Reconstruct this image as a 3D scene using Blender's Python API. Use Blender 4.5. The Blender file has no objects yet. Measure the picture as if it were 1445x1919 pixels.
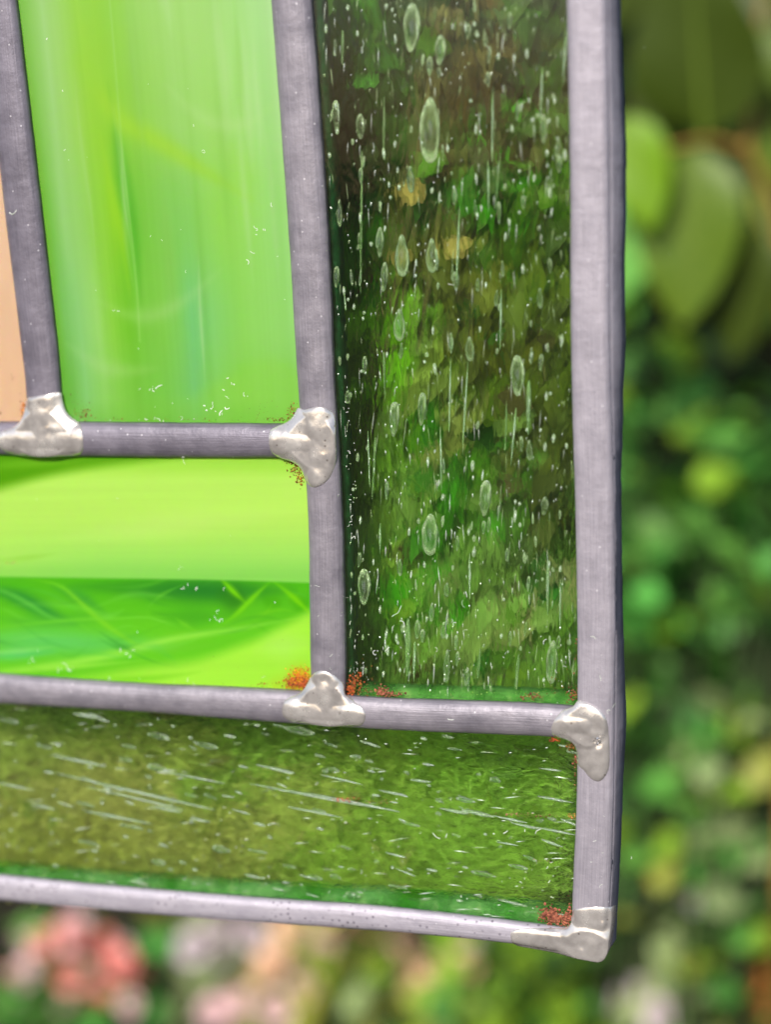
import bpy, bmesh, math, random
import numpy as np
from mathutils import Vector, Matrix
R = math.radians
random.seed(7); rng = np.random.default_rng(7)
scene = bpy.context.scene
C = scene.collection

# ------------------------------------------------------------------ camera
D = 0.33; AZ = R(20); EL = R(12)          # seen from a little right of and above the panel
cam_d = bpy.data.cameras.new('camera'); cam = bpy.data.objects.new('camera', cam_d); C.objects.link(cam)
cam.location = (D*math.sin(AZ)*math.cos(EL), -D*math.cos(AZ)*math.cos(EL), D*math.sin(EL))
fwd = (-Vector(cam.location)).normalized()
cam.rotation_euler = fwd.to_track_quat('-Z', 'Y').to_euler()
cam_d.sensor_fit = 'HORIZONTAL'; cam_d.sensor_width = 36; cam_d.lens = 36*D/0.1445
cam_d.clip_start = 0.01; cam_d.clip_end = 100
cam_d.dof.use_dof = True; cam_d.dof.focus_distance = D-0.001; cam_d.dof.aperture_fstop = 9.5
scene.camera = cam
Rm = np.array(cam.rotation_euler.to_matrix()); CL = np.array(cam.location)

# ------------------------------------------------------------------ sky and sun
SUN_EL, SUN_AZ = R(35), R(186)             # azimuth clockwise from +Y
w = bpy.data.worlds.new('World'); scene.world = w; w.use_nodes = True
nt = w.node_tree; bg = nt.nodes['Background']
sky = nt.nodes.new('ShaderNodeTexSky'); sky.sky_type = 'NISHITA'; sky.sun_disc = False
sky.sun_elevation = SUN_EL; sky.sun_rotation = SUN_AZ; sky.dust_density = 2.0; sky.ozone_density = .8; sky.air_density = .9
nt.links.new(sky.outputs[0], bg.inputs[0]); bg.inputs[1].default_value = 0.15
sd = bpy.data.lights.new('sun', 'SUN'); sd.energy = 4.7; sd.angle = R(1.2); sd.color = (1, 0.95, 0.88)
so = bpy.data.objects.new('sun', sd); C.objects.link(so)
sdir = Vector((math.sin(SUN_AZ)*math.cos(SUN_EL), math.cos(SUN_AZ)*math.cos(SUN_EL), math.sin(SUN_EL)))
so.rotation_euler = sdir.to_track_quat('Z', 'Y').to_euler(); so.location = sdir*3
vs = scene.view_settings; vs.view_transform = 'Standard'; vs.look = 'None'; vs.gamma = 1; vs.exposure = 0.0
scene.cycles.transparent_max_bounces = 24; scene.cycles.max_bounces = 14
scene.cycles.transmission_bounces = 12; scene.cycles.sample_clamp_indirect = 4

# ------------------------------------------------------------------ helpers
MM = 0.001
def at(px, py, depth):
    """photo pixel + distance (m) behind the panel's middle plane -> world point(s)"""
    px = np.asarray(px, float); py = np.asarray(py, float); depth = np.asarray(depth, float)
    dx = (px-722.5)/1445*0.1445/D; dy = (959.5-py)/1445*0.1445/D
    d = np.stack([dx, dy, -np.ones_like(dx)], -1) @ Rm.T
    t = (depth-CL[1])/d[..., 1]
    return CL + d*t[..., None]
GF = -1.5*MM                                # front face of the glass (y)
def P(px, py, h=0.0):
    """point on the panel: the pixel is laid on the glass face, then raised h mm towards the viewer"""
    p = at(px, py, np.zeros_like(np.asarray(px, float))+GF)
    p = np.array(p); p[..., 1] -= np.asarray(h)*MM
    return p
def lin(c):
    c = np.asarray(c, float)/255
    return np.where(c <= .04045, c/12.92, ((c+.055)/1.055)**2.4)
def obj(name, verts, faces, mat=None, parent=None, smooth=True, colors=None, uvs=None):
    me = bpy.data.meshes.new(name); me.from_pydata([tuple(v) for v in verts], [], [tuple(f) for f in faces]); me.update()
    if smooth: me.polygons.foreach_set('use_smooth', [True]*len(me.polygons))
    if colors is not None:
        a = me.color_attributes.new('tint', 'FLOAT_COLOR', 'POINT')
        cc = np.ones((len(verts), 4)); cc[:, :3] = colors; a.data.foreach_set('color', cc.ravel())
    if uvs is not None:
        u = me.uv_layers.new(name='uv'); li = np.empty(len(me.loops), dtype=np.int32)
        me.loops.foreach_get('vertex_index', li); u.data.foreach_set('uv', np.asarray(uvs)[li].ravel())
    o = bpy.data.objects.new(name, me); C.objects.link(o)
    if mat: me.materials.append(mat)
    if parent: o.parent = parent
    return o
def tag(o, label=None, cat=None, group=None, kind=None):
    for k, v in (('label', label), ('category', cat), ('group', group), ('kind', kind)):
        if v: o[k] = v
    return o
def empty(name, loc, **k):
    o = bpy.data.objects.new(name, None); C.objects.link(o); o.location = loc; o.empty_display_size = .02
    return tag(o, **k)
def recalc(o):
    bm = bmesh.new(); bm.from_mesh(o.data); bmesh.ops.recalc_face_normals(bm, faces=bm.faces); bm.to_mesh(o.data); bm.free()

# ------------------------------------------------------------------ materials
def mat(name):
    m = bpy.data.materials.new(name); m.use_nodes = True; t = m.node_tree
    return m, t, t.nodes, t.links, t.nodes['Principled BSDF']
def N(t, typ, **k):
    n = t.nodes.new('ShaderNode'+typ)
    for a, b in k.items():
        if a.startswith('i_'): n.inputs[a[2:].replace('_', ' ')].default_value = b
        else: setattr(n, a, b)
    return n
def ramp(t, stops, interp='LINEAR'):
    n = t.nodes.new('ShaderNodeValToRGB'); n.color_ramp.interpolation = interp
    e = n.color_ramp.elements
    while len(e) < len(stops): e.new(.5)
    for x, (p, c) in zip(e, stops): x.position = p; x.color = (*c, 1) if len(c) == 3 else c
    return n

def lead_material(name, base, dark, pits=0.0, rough=.43, metal=.3):
    m, t, n, l, b = mat(name)
    uv = N(t, 'UVMap'); mp = N(t, 'Mapping'); mp.inputs['Scale'].default_value = (95, 3400, 1)
    l.new(uv.outputs[0], mp.inputs[0])
    br = N(t, 'TexNoise', i_Scale=1.0, i_Detail=4.0, i_Roughness=.6); l.new(mp.outputs[0], br.inputs['Vector'])
    tc = N(t, 'TexCoord')
    bl = N(t, 'TexNoise', i_Scale=180.0, i_Detail=5.0, i_Roughness=.6); l.new(tc.outputs['Object'], bl.inputs['Vector'])
    fine = N(t, 'TexNoise', i_Scale=2400.0, i_Detail=3.0); l.new(tc.outputs['Object'], fine.inputs['Vector'])
    r1 = ramp(t, [(.28, dark), (.62, base)]); l.new(bl.outputs[0], r1.inputs[0])
    mx = N(t, 'MixRGB', blend_type='OVERLAY'); mx.inputs[0].default_value = .32
    l.new(r1.outputs[0], mx.inputs[1]); l.new(br.outputs[0], mx.inputs[2])
    last = mx
    if pits:
        vo = N(t, 'TexVoronoi', i_Scale=760.0); l.new(tc.outputs['Object'], vo.inputs['Vector'])
        rp = ramp(t, [(0.15, (.38, .36, .40)), (.26, (1, 1, 1))]); l.new(vo.outputs['Distance'], rp.inputs[0])
        big = ramp(t, [(.44, (0, 0, 0)), (.54, (1, 1, 1))]); l.new(bl.outputs[0], big.inputs[0])
        m2 = N(t, 'MixRGB', blend_type='MULTIPLY'); l.new(big.outputs[0], m2.inputs[0])
        l.new(mx.outputs[0], m2.inputs[1]); l.new(rp.outputs[0], m2.inputs[2]); last = m2
    # small pale oxide flecks and scuffs
    v2 = N(t, 'TexVoronoi', i_Scale=420.0, i_Randomness=1.0); l.new(tc.outputs['Object'], v2.inputs['Vector'])
    fl = ramp(t, [(.045, (1, 1, 1)), (.085, (0, 0, 0))]); l.new(v2.outputs['Distance'], fl.inputs[0])
    m3 = N(t, 'MixRGB'); m3.inputs[2].default_value = (.75, .73, .78, 1)
    mm = N(t, 'Math', operation='MULTIPLY'); mm.inputs[1].default_value = .55
    l.new(fl.outputs[0], mm.inputs[0]); l.new(mm.outputs[0], m3.inputs[0]); l.new(last.outputs[0], m3.inputs[1])
    l.new(m3.outputs[0], b.inputs['Base Color'])
    b.inputs['Metallic'].default_value = metal
    rr = N(t, 'MapRange'); rr.inputs['To Min'].default_value = rough-.1; rr.inputs['To Max'].default_value = rough+.14
    l.new(br.outputs[0], rr.inputs[0]); l.new(rr.outputs[0], b.inputs['Roughness'])
    a = N(t, 'Math', operation='ADD'); l.new(br.outputs[0], a.inputs[0])
    f2 = N(t, 'Math', operation='MULTIPLY'); f2.inputs[1].default_value = .12; l.new(fine.outputs[0], f2.inputs[0]); l.new(f2.outputs[0], a.inputs[1])
    dn = N(t, 'TexNoise', i_Scale=330.0, i_Detail=4.0, i_Roughness=.65); l.new(tc.outputs['Object'], dn.inputs['Vector'])
    a3 = N(t, 'Math', operation='MULTIPLY_ADD'); a3.inputs[1].default_value = 2.2; l.new(dn.outputs[0], a3.inputs[0]); l.new(a.outputs[0], a3.inputs[2])
    bp = N(t, 'Bump'); bp.inputs['Strength'].default_value = .6; bp.inputs['Distance'].default_value = .00013
    l.new(a3.outputs[0], bp.inputs['Height']); l.new(bp.outputs[0], b.inputs['Normal'])
    return m
M_LEAD = lead_material('dark_lead', (.18, .165, .205), (.11, .10, .13))
M_LEAD2 = lead_material('lead', (.25, .232, .268), (.15, .14, .17))
M_BORD = lead_material('pale_lead', (.335, .312, .36), (.26, .243, .285), rough=.46)
M_BORD2 = lead_material('pitted_lead', (.39, .365, .42), (.31, .29, .345), pits=1, rough=.5)

def solder_material():
    m, t, n, l, b = mat('solder')
    tc = N(t, 'TexCoord')
    a = N(t, 'TexNoise', i_Scale=260.0, i_Detail=5.0, i_Roughness=.55); l.new(tc.outputs['Object'], a.inputs['Vector'])
    r = ramp(t, [(.32, (.46, .43, .415)), (.5, (.62, .585, .565)), (.68, (.68, .65, .63))]); l.new(a.outputs[0], r.inputs[0])
    v = N(t, 'TexVoronoi', i_Scale=520.0); l.new(tc.outputs['Object'], v.inputs['Vector'])
    pr = ramp(t, [(.07, (.28, .24, .21)), (.14, (1, 1, 1))]); l.new(v.outputs['Distance'], pr.inputs[0])
    mx = N(t, 'MixRGB', blend_type='MULTIPLY'); mx.inputs[0].default_value = .7
    l.new(r.outputs[0], mx.inputs[1]); l.new(pr.outputs[0], mx.inputs[2]); l.new(mx.outputs[0], b.inputs['Base Color'])
    b.inputs['Metallic'].default_value = .62; b.inputs['Coat Weight'].default_value = .8; b.inputs['Coat Roughness'].default_value = .1
    rr = ramp(t, [(.35, (.10,)*3), (.65, (.32,)*3)]); l.new(a.outputs[0], rr.inputs[0]); l.new(rr.outputs[0], b.inputs['Roughness'])
    f = N(t, 'TexNoise', i_Scale=900.0, i_Detail=4.0); l.new(tc.outputs['Object'], f.inputs['Vector'])
    bp = N(t, 'Bump'); bp.inputs['Strength'].default_value = .35; bp.inputs['Distance'].default_value = .00015
    l.new(f.outputs[0], bp.inputs['Height']); l.new(bp.outputs[0], b.inputs['Normal'])
    return m
M_SOLD = solder_material()

def opal_material(name, sss=.35):
    m, t, n, l, b = mat(name)
    at_ = N(t, 'VertexColor', layer_name='tint')
    l.new(at_.outputs[0], b.inputs['Base Color'])
    b.inputs['Subsurface Weight'].default_value = 1.0; b.inputs['Subsurface Scale'].default_value = .0005*sss/.35
    b.inputs['Subsurface Radius'].default_value = (.6, 1.0, .35)
    b.inputs['Roughness'].default_value = .12; b.inputs['IOR'].default_value = 1.5
    tc = N(t, 'TexCoord'); f = N(t, 'TexNoise', i_Scale=160.0, i_Detail=2.0); l.new(tc.outputs['Object'], f.inputs['Vector'])
    bp = N(t, 'Bump'); bp.inputs['Strength'].default_value = .12; bp.inputs['Distance'].default_value = .0003
    l.new(f.outputs[0], bp.inputs['Height']); l.new(bp.outputs[0], b.inputs['Normal'])
    return m
M_OPAL = opal_material('opal_glass')

def clear_material(name, tint, big, fine, amp, clearness, fa, film, rot=0):
    """seedy hand-rolled glass: the rippled front face bends the view, part of the light goes straight through"""
    m, t, n, l, b = mat(name); n.remove(b)
    tc = N(t, 'TexCoord')
    def nz(sc, det, dist):
        mp = N(t, 'Mapping'); mp.inputs['Scale'].default_value = sc; mp.vector_type = 'TEXTURE' if 0 else 'POINT'
        mp.inputs['Rotation'].default_value = (0, rot, 0); l.new(tc.outputs['Object'], mp.inputs[0])
        a = N(t, 'TexNoise', i_Scale=1.0, i_Detail=det, i_Roughness=.5, i_Distortion=dist); l.new(mp.outputs[0], a.inputs['Vector']); return a
    a = nz(big, 2.0, .8); f = nz(fine, 2.0, .5); k = nz((90, 90, 90), 1.0, 0)
    kr = ramp(t, [(.42, (0, 0, 0)), (.62, (1, 1, 1))]); l.new(k.outputs[0], kr.inputs[0])
    fm = N(t, 'Math', operation='MULTIPLY'); l.new(f.outputs[0], fm.inputs[0]); l.new(kr.outputs[0], fm.inputs[1])
    f2 = N(t, 'Math', operation='MULTIPLY'); f2.inputs[1].default_value = fa[1]; l.new(fm.outputs[0], f2.inputs[0])
    f3 = N(t, 'Math', operation='MULTIPLY_ADD'); f3.inputs[1].default_value = fa[0]; l.new(f.outputs[0], f3.inputs[0]); l.new(f2.outputs[0], f3.inputs[2])
    s = N(t, 'Math', operation='ADD'); l.new(a.outputs[0], s.inputs[0]); l.new(f3.outputs[0], s.inputs[1])
    bp = N(t, 'Bump'); bp.inputs['Strength'].default_value = 1; bp.inputs['Distance'].default_value = amp
    l.new(s.outputs[0], bp.inputs['Height'])
    rf = N(t, 'BsdfRefraction'); rf.inputs['IOR'].default_value = 1.36; rf.inputs['Roughness'].default_value = 0
    rf.inputs[0].default_value = (*tint, 1); l.new(bp.outputs[0], rf.inputs['Normal'])
    tr = N(t, 'BsdfTransparent'); tr.inputs[0].default_value = (*tint, 1)
    gl = N(t, 'BsdfGlossy'); gl.inputs['Roughness'].default_value = .05
    bg_ = N(t, 'Bump'); bg_.inputs['Strength'].default_value = .6; bg_.inputs['Distance'].default_value = .00012; l.new(s.outputs[0], bg_.inputs['Height']); l.new(bg_.outputs[0], gl.inputs['Normal'])
    fr = N(t, 'Fresnel'); fr.inputs[0].default_value = 1.42
    m1 = N(t, 'MixShader'); m1.inputs[0].default_value = clearness
    l.new(rf.outputs[0], m1.inputs[1]); l.new(tr.outputs[0], m1.inputs[2])
    m2 = N(t, 'MixShader'); l.new(fr.outputs[0], m2.inputs[0]); l.new(m1.outputs[0], m2.inputs[1]); l.new(gl.outputs[0], m2.inputs[2])
    # faint diffuse green veil, stronger towards the lower lead
    sp = N(t, 'SeparateXYZ'); l.new(tc.outputs['Object'], sp.inputs[0]); mr = N(t, 'MapRange'); l.new(sp.outputs[2], mr.inputs[0])
    mr.inputs['From Min'].default_value = .09; mr.inputs['From Max'].default_value = -.03; mr.inputs['To Min'].default_value = film[0]; mr.inputs['To Max'].default_value = film[1]
    fn = nz((70, 70, 70), 4.0, .3); fr2 = ramp(t, [(.3, (.5,)*3), (.7, (1.3,)*3)]); l.new(fn.outputs[0], fr2.inputs[0])
    fm2 = N(t, 'Math', operation='MULTIPLY'); l.new(mr.outputs[0], fm2.inputs[0]); l.new(fr2.outputs[0], fm2.inputs[1])
    df = N(t, 'BsdfDiffuse'); df.inputs[0].default_value = (.36, .50, .22, 1)
    m3 = N(t, 'MixShader'); l.new(fm2.outputs[0], m3.inputs[0]); l.new(m2.outputs[0], m3.inputs[1]); l.new(df.outputs[0], m3.inputs[2])
    l.new(m3.outputs[0], n['Material Output'].inputs[0])
    back = bpy.data.materials.new(name+'_back'); back.use_nodes = True; t = back.node_tree; t.nodes.remove(t.nodes['Principled BSDF'])
    tr = N(t, 'BsdfTransparent'); tr.inputs[0].default_value = (*tint, 1); t.links.new(tr.outputs[0], t.nodes['Material Output'].inputs[0])
    return m, back
M_CLR1 = clear_material('seedy_glass', (.90, .985, .76), (520, 420, 150), (1500, 500, 260), .00070, .44, (.09, .25), (.0, .02))
M_CLR2 = clear_material('streaky_clear_glass', (.93, .975, .86), (420, 400, 700), (650, 500, 1900), .0011, .42, (.9, 1.2), (.0, .0), R(-12))

def bubble_material(name, inner, col=(.88, 1, .88)):
    m, t, n, l, b = mat(name); n.remove(b)
    tr = N(t, 'BsdfTransparent'); tr.inputs[0].default_value = (.93, 1, .93, 1)
    gl = N(t, 'BsdfGlossy'); gl.inputs['Roughness'].default_value = .22; gl.inputs[0].default_value = (.88, 1, .9, 1)
    df = N(t, 'BsdfDiffuse'); df.inputs[0].default_value = (*col, 1)
    tn = N(t, 'TexCoord'); sp = N(t, 'SeparateXYZ'); t.links.new(tn.outputs['Object'], sp.inputs[0])
    cb = N(t, 'CombineXYZ'); t.links.new(sp.outputs[0], cb.inputs[0]); t.links.new(sp.outputs[2], cb.inputs[2])
    lw = N(t, 'VectorMath', operation='LENGTH'); t.links.new(cb.outputs[0], lw.inputs[0])
    ab = N(t, 'Math', operation='ABSOLUTE'); t.links.new(sp.outputs[2], ab.inputs[0])
    er = ramp(t, [(.60, (0,)*3), (.84, (1,)*3)]); t.links.new(ab.outputs[0], er.inputs[0])
    tc = N(t, 'TexCoord'); no = N(t, 'TexNoise', i_Scale=900.0, i_Detail=3.0); l.new(tc.outputs['Object'], no.inputs['Vector'])
    bp = N(t, 'Bump'); bp.inputs['Strength'].default_value = .6; bp.inputs['Distance'].default_value = .0002; l.new(no.outputs[0], bp.inputs['Height'])
    l.new(bp.outputs[0], gl.inputs['Normal'])
    mg = N(t, 'MixShader'); mg.inputs[0].default_value = .35; l.new(gl.outputs[0], mg.inputs[1]); l.new(df.outputs[0], mg.inputs[2])
    rp = ramp(t, [(.50, (inner,)*3), (.72, (inner+.15,)*3), (.90, (.95,)*3)]); l.new(lw.outputs['Value'], rp.inputs[0])  # pale rim and ends: the bubble's highlights painted on as a pattern
    mxx = N(t, 'Math', operation='MAXIMUM'); l.new(rp.outputs[0], mxx.inputs[0]); l.new(er.outputs[0], mxx.inputs[1])
    br = N(t, 'TexNoise', i_Scale=2.2, i_Detail=3.0); l.new(tc.outputs['Object'], br.inputs['Vector']); b2 = ramp(t, [(.36, (.12,)*3), (.58, (1,)*3)]); l.new(br.outputs[0], b2.inputs[0])
    rfx = N(t, 'BsdfRefraction'); rfx.inputs['IOR'].default_value = 1.25; rfx.inputs[0].default_value = (.9, 1, .88, 1); tmx = N(t, 'MixShader'); tmx.inputs[0].default_value = .6; l.new(tr.outputs[0], tmx.inputs[1]); l.new(rfx.outputs[0], tmx.inputs[2])
    mf = N(t, 'Math', operation='MULTIPLY'); l.new(mxx.outputs[0], mf.inputs[0]); l.new(b2.outputs[0], mf.inputs[1])
    m1 = N(t, 'MixShader'); l.new(mf.outputs[0], m1.inputs[0]); l.new(tmx.outputs[0], m1.inputs[1]); l.new(mg.outputs[0], m1.inputs[2])
    l.new(m1.outputs[0], n['Material Output'].inputs[0])
    return m
M_BUB = bubble_material('air_bubble', .14); M_SPK = bubble_material('tiny_bubble', .75); M_STK = bubble_material('drawn_bubble', .65); M_TAIL = bubble_material('drawn_tail', .6, (.30, .62, .16))

def simple(name, col, col2=None, rough=.6, scale=60., transl=0, metal=0, rnd=0, spec=.3, coord='Object'):
    m, t, n, l, b = mat(name)
    tc = N(t, 'TexCoord'); no = N(t, 'TexNoise', i_Scale=scale, i_Detail=4.0); l.new(tc.outputs[coord], no.inputs['Vector'])
    r = ramp(t, [(.3, col), (.7, col2 or col)]); l.new(no.outputs[0], r.inputs[0]); src = r
    if rnd:
        oi = N(t, 'ObjectInfo'); mr = N(t, 'MapRange'); mr.inputs['To Min'].default_value = 1-rnd; mr.inputs['To Max'].default_value = 1+rnd
        l.new(oi.outputs['Random'], mr.inputs[0])
        hs = N(t, 'HueSaturation'); l.new(mr.outputs[0], hs.inputs['Value']); l.new(r.outputs[0], hs.inputs['Color'])
        m2 = N(t, 'MapRange'); m2.inputs['To Min'].default_value = .5-.03*rnd; m2.inputs['To Max'].default_value = .5+.03*rnd
        sn = N(t, 'Math', operation='FRACT'); ml = N(t, 'Math', operation='MULTIPLY'); ml.inputs[1].default_value = 7.31
        l.new(oi.outputs['Random'], ml.inputs[0]); l.new(ml.outputs[0], sn.inputs[0]); l.new(sn.outputs[0], m2.inputs[0])
        l.new(m2.outputs[0], hs.inputs['Hue']); src = hs
    l.new(src.outputs[0], b.inputs['Base Color']); b.inputs['Roughness'].default_value = rough
    b.inputs['Metallic'].default_value = metal; b.inputs['Specular IOR Level'].default_value = spec
    if transl:
        tl = N(t, 'BsdfTranslucent'); l.new(src.outputs[0], tl.inputs[0]); mx = N(t, 'MixShader'); mx.inputs[0].default_value = transl
        l.new(b.outputs[0], mx.inputs[1]); l.new(tl.outputs[0], mx.inputs[2]); l.new(mx.outputs[0], n['Material Output'].inputs[0])
    return m

# ------------------------------------------------------------------ the panel: cames (traced centre lines, pixels)
class Came:
    def __init__(s, pts, H, k, ext=0):
        p = np.array(pts, float)                       # x, y, width
        tt = np.linspace(0, len(p)-1, 60*(len(p)-1)+1)
        i = np.clip(tt.astype(int), 0, len(p)-2); f = tt-i
        def cr(a):                                     # Catmull-Rom
            a0 = a[np.clip(i-1, 0, len(p)-1)]; a1 = a[i]; a2 = a[i+1]; a3 = a[np.clip(i+2, 0, len(p)-1)]
            return .5*((2*a1)+(-a0+a2)*f+(2*a0-5*a1+4*a2-a3)*f*f+(-a0+3*a1-3*a2+a3)*f**3)
        q = np.stack([cr(p[:, 0]), cr(p[:, 1]), cr(p[:, 2])], 1)
        ds = np.r_[0, np.cumsum(np.hypot(*np.diff(q[:, :2], axis=0).T))]
        n = max(int(ds[-1]/4), 8); u = np.linspace(0, ds[-1], n)
        s.q = np.stack([np.interp(u, ds, q[:, j]) for j in range(3)], 1); s.u = u; s.H = H; s.k = k
        T = np.gradient(s.q[:, :2], axis=0); T /= np.linalg.norm(T, axis=1)[:, None]
        s.n = np.stack([-T[:, 1], T[:, 0]], 1)
    def height(s, x, y, spread=False):
        sh = np.shape(x); x = np.ravel(x); y = np.ravel(y)
        d2 = (x[:, None]-s.q[None, :, 0])**2+(y[:, None]-s.q[None, :, 1])**2
        j = d2.argmin(1); r = np.sqrt(d2[np.arange(len(x)), j])/(s.q[j, 2]/2)
        if spread: t_ = np.clip((2.1-r)/1.9, 0, 1); return (s.H*t_*t_*(3-2*t_)).reshape(sh)   # metal drawn out into the corner
        return (s.H*np.clip(1-r**s.k, 0, 1)**(1/2)).reshape(sh)
A = Came([(-22,-140,70),(-10,-60,69),(-1,0,69),(23,200,69),(46,400,70),(70,600,68),(82,710,67),(86,790,66),(88,822,60)], 2.0, 2.2)
B = Came([(540,-140,78),(544,-60,78),(548,0,78),(566,240,77),(582,480,75),(594,720,70),(603,830,67),(609,930,66),(613,1020,66),(614,1100,67),(616.5,1250,67),(617,1320,60)], 2.0, 2.2)
Cc = Came([(-140,819,62),(-60,820,62),(0,821,63),(160,823,66),(350,825,66),(530,826,65),(598,828,60)], 1.95, 2.2)
Dd = Came([(-140,1280,57),(-60,1285,57),(0,1289,57),(250,1305,54),(500,1320,62),(720,1336,60),(900,1343,62),(1000,1347,62),(1100,1353,60)], 1.95, 2.2)
E = Came([(1098,-140,80),(1100,-60,80),(1101.5,0,79),(1107,320,77),(1108,620,76),(1112,800,76),(1116,940,76),(1119,1150,74),(1118.5,1300,72),(1117,1480,72),(1113,1600,73),(1109,1690,72),(1106,1776,70)], 1.5, 4.5)
F = Came([(-140,1646,48),(-60,1653,48),(0,1661,48),(250,1684.5,47),(500,1704,46),(720,1719.5,46),(950,1743,42),(1075,1762,48),(1134,1772,50)], 1.6, 3.0)

panel = empty('stained_glass_panel', (0, 0, 0), label='leaded stained glass panel with streaky green opal panes and clear seedy green panes hanging outdoors', cat='stained glass panel')

def sweep(c, name, m, border=None, label=None):
    """H-section came: domed front face, heart between the panes, domed back face; border = outer wall side"""
    n = len(c.q); nv = 17; V = []; F_ = []; UV = []
    wob = np.convolve(rng.normal(0, 1, n+8), np.ones(9)/9, 'valid')
    wob2 = np.convolve(rng.normal(0, 1, n+24), np.ones(25)/25, 'valid')
    def loops(vs_, hs, close=True):
        base = len(V); k = len(vs_[0])
        for i in range(n):
            x = c.q[i, 0]+c.n[i, 0]*vs_[i]; y = c.q[i, 1]+c.n[i, 1]*vs_[i]
            pp = P(x, y, 0); pp[:, 1] -= hs[i]*MM
            V.extend(pp); UV.extend([(c.u[i]*1e-4, v*1e-4) for v in vs_[i]])
        for i in range(n-1):
            for j in range(k if close else k-1):
                a = base+i*k+j; b_ = base+i*k+(j+1) % k
                F_.append((a, b_, b_+k, a+k))
        if close:
            F_.append([base+j for j in range(k)][::-1]); F_.append([base+(n-1)*k+j for j in range(k)])
    s = np.linspace(-1, 1, nv); s = np.sign(s)*(1-(1-abs(s))**1.35)
    vs_, hs = [], []
    for i in range(n):
        hw = c.q[i, 2]/2+wob[i]*.5
        h = (c.H+wob2[i]*.12)*np.clip(1-abs(s)**c.k, 0, 1)**.5
        vs_.append(np.r_[s*hw, s[::-1][[0, -1]]*hw*.93]); hs.append(np.r_[h, -.05, -.05])
    loops(vs_, hs)
    if border is None:
        loops([np.array([-7, 7, 7, -7.])]*n, [np.array([.3, .3, -3.3, -3.3])]*n)
        back = lambda hw: np.array([-hw, -hw*.6, 0, hw*.6, hw])
        loops([back(q[2]/2) for q in c.q], [np.array([-3.05, -4.3, -4.8, -4.3, -3.05])]*n)
    else:
        o = border
        vs_, hs = [], []
        for i in range(n):
            hw = c.q[i, 2]/2; bul = np.interp(c.q[i, 1], [0,300,650,900,1150,1350,1600,1776], [11,18,16,0,0,8,4,5])+wob2[i]*4 if o < 0 else 3
            a = np.array([hw*.55, hw-.8, hw+bul*.25, hw+bul*.8, hw+bul, hw*.5, -hw, -hw, hw*.4])*1.0
            vs_.append(a*o); hs.append(np.array([.5, .35, -.2, -2.2, -4.5, -4.8, -4.3, -3.1, -3.1]))
        loops(vs_, hs)
    ob = obj(name, V, F_, m, panel, uvs=UV); recalc(ob)
    ob.data.polygons.foreach_set('use_smooth', [len(p.vertices) == 4 for p in ob.data.polygons])
    if label: ob['label'] = label
    return ob
sweep(A, 'lead_came', M_LEAD, label='dark left upright lead strip'); sweep(B, 'lead_came', M_LEAD2, label='upright lead strip beside the seedy pane')
sweep(Cc, 'lead_came', M_LEAD, label='short level lead strip between the opal panes'); sweep(Dd, 'lead_came', M_LEAD2, label='long lead strip sloping gently down to the border')
sweep(E, 'border_came', M_BORD, border=-1, label='pale upright border strip at the right edge')
sweep(F, 'border_came', M_BORD2, border=1, label='pale pitted border strip along the bottom')

# ------------------------------------------------------------------ solder joints
def poly_sd(poly, x, y):
    """signed distance (inside +) and nearest boundary point"""
    x = x.ravel(); y = y.ravel(); best = np.full(len(x), 1e9); nx = x.copy(); ny = y.copy(); ins = np.zeros(len(x), bool)
    n = len(poly)
    for i in range(n):
        ax, ay = poly[i]; bx, by = poly[(i+1) % n]
        ex, ey = bx-ax, by-ay; t = np.clip(((x-ax)*ex+(y-ay)*ey)/(ex*ex+ey*ey+1e-9), 0, 1)
        qx = ax+t*ex; qy = ay+t*ey; d = np.hypot(x-qx, y-qy); m = d < best
        best[m] = d[m]; nx[m] = qx[m]; ny[m] = qy[m]
        c = ((ay > y) != (by > y)) & (x < (bx-ax)*(y-ay)/(by-ay+1e-12)+ax); ins ^= c
    return np.where(ins, best, -best), nx, ny
def chaikin(p, n=2):
    p = np.array(p, float)
    for _ in range(n):
        q = np.roll(p, -1, 0); p = np.stack([.75*p+.25*q, .25*p+.75*q], 1).reshape(-1, 2)
    return p
def vnoise(x, y, sc, seed):
    r = np.random.default_rng(seed); g = r.random((64, 64))
    u = x/sc; v = y/sc; i = np.floor(u).astype(int); j = np.floor(v).astype(int); f = u-i; g_ = v-j
    f = f*f*(3-2*f); g_ = g_*g_*(3-2*g_)
    a = g[i % 64, j % 64]; b = g[(i+1) % 64, j % 64]; c = g[i % 64, (j+1) % 64]; d = g[(i+1) % 64, (j+1) % 64]
    return (a*(1-f)+b*f)*(1-g_)+(c*(1-f)+d*f)*g_
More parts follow.
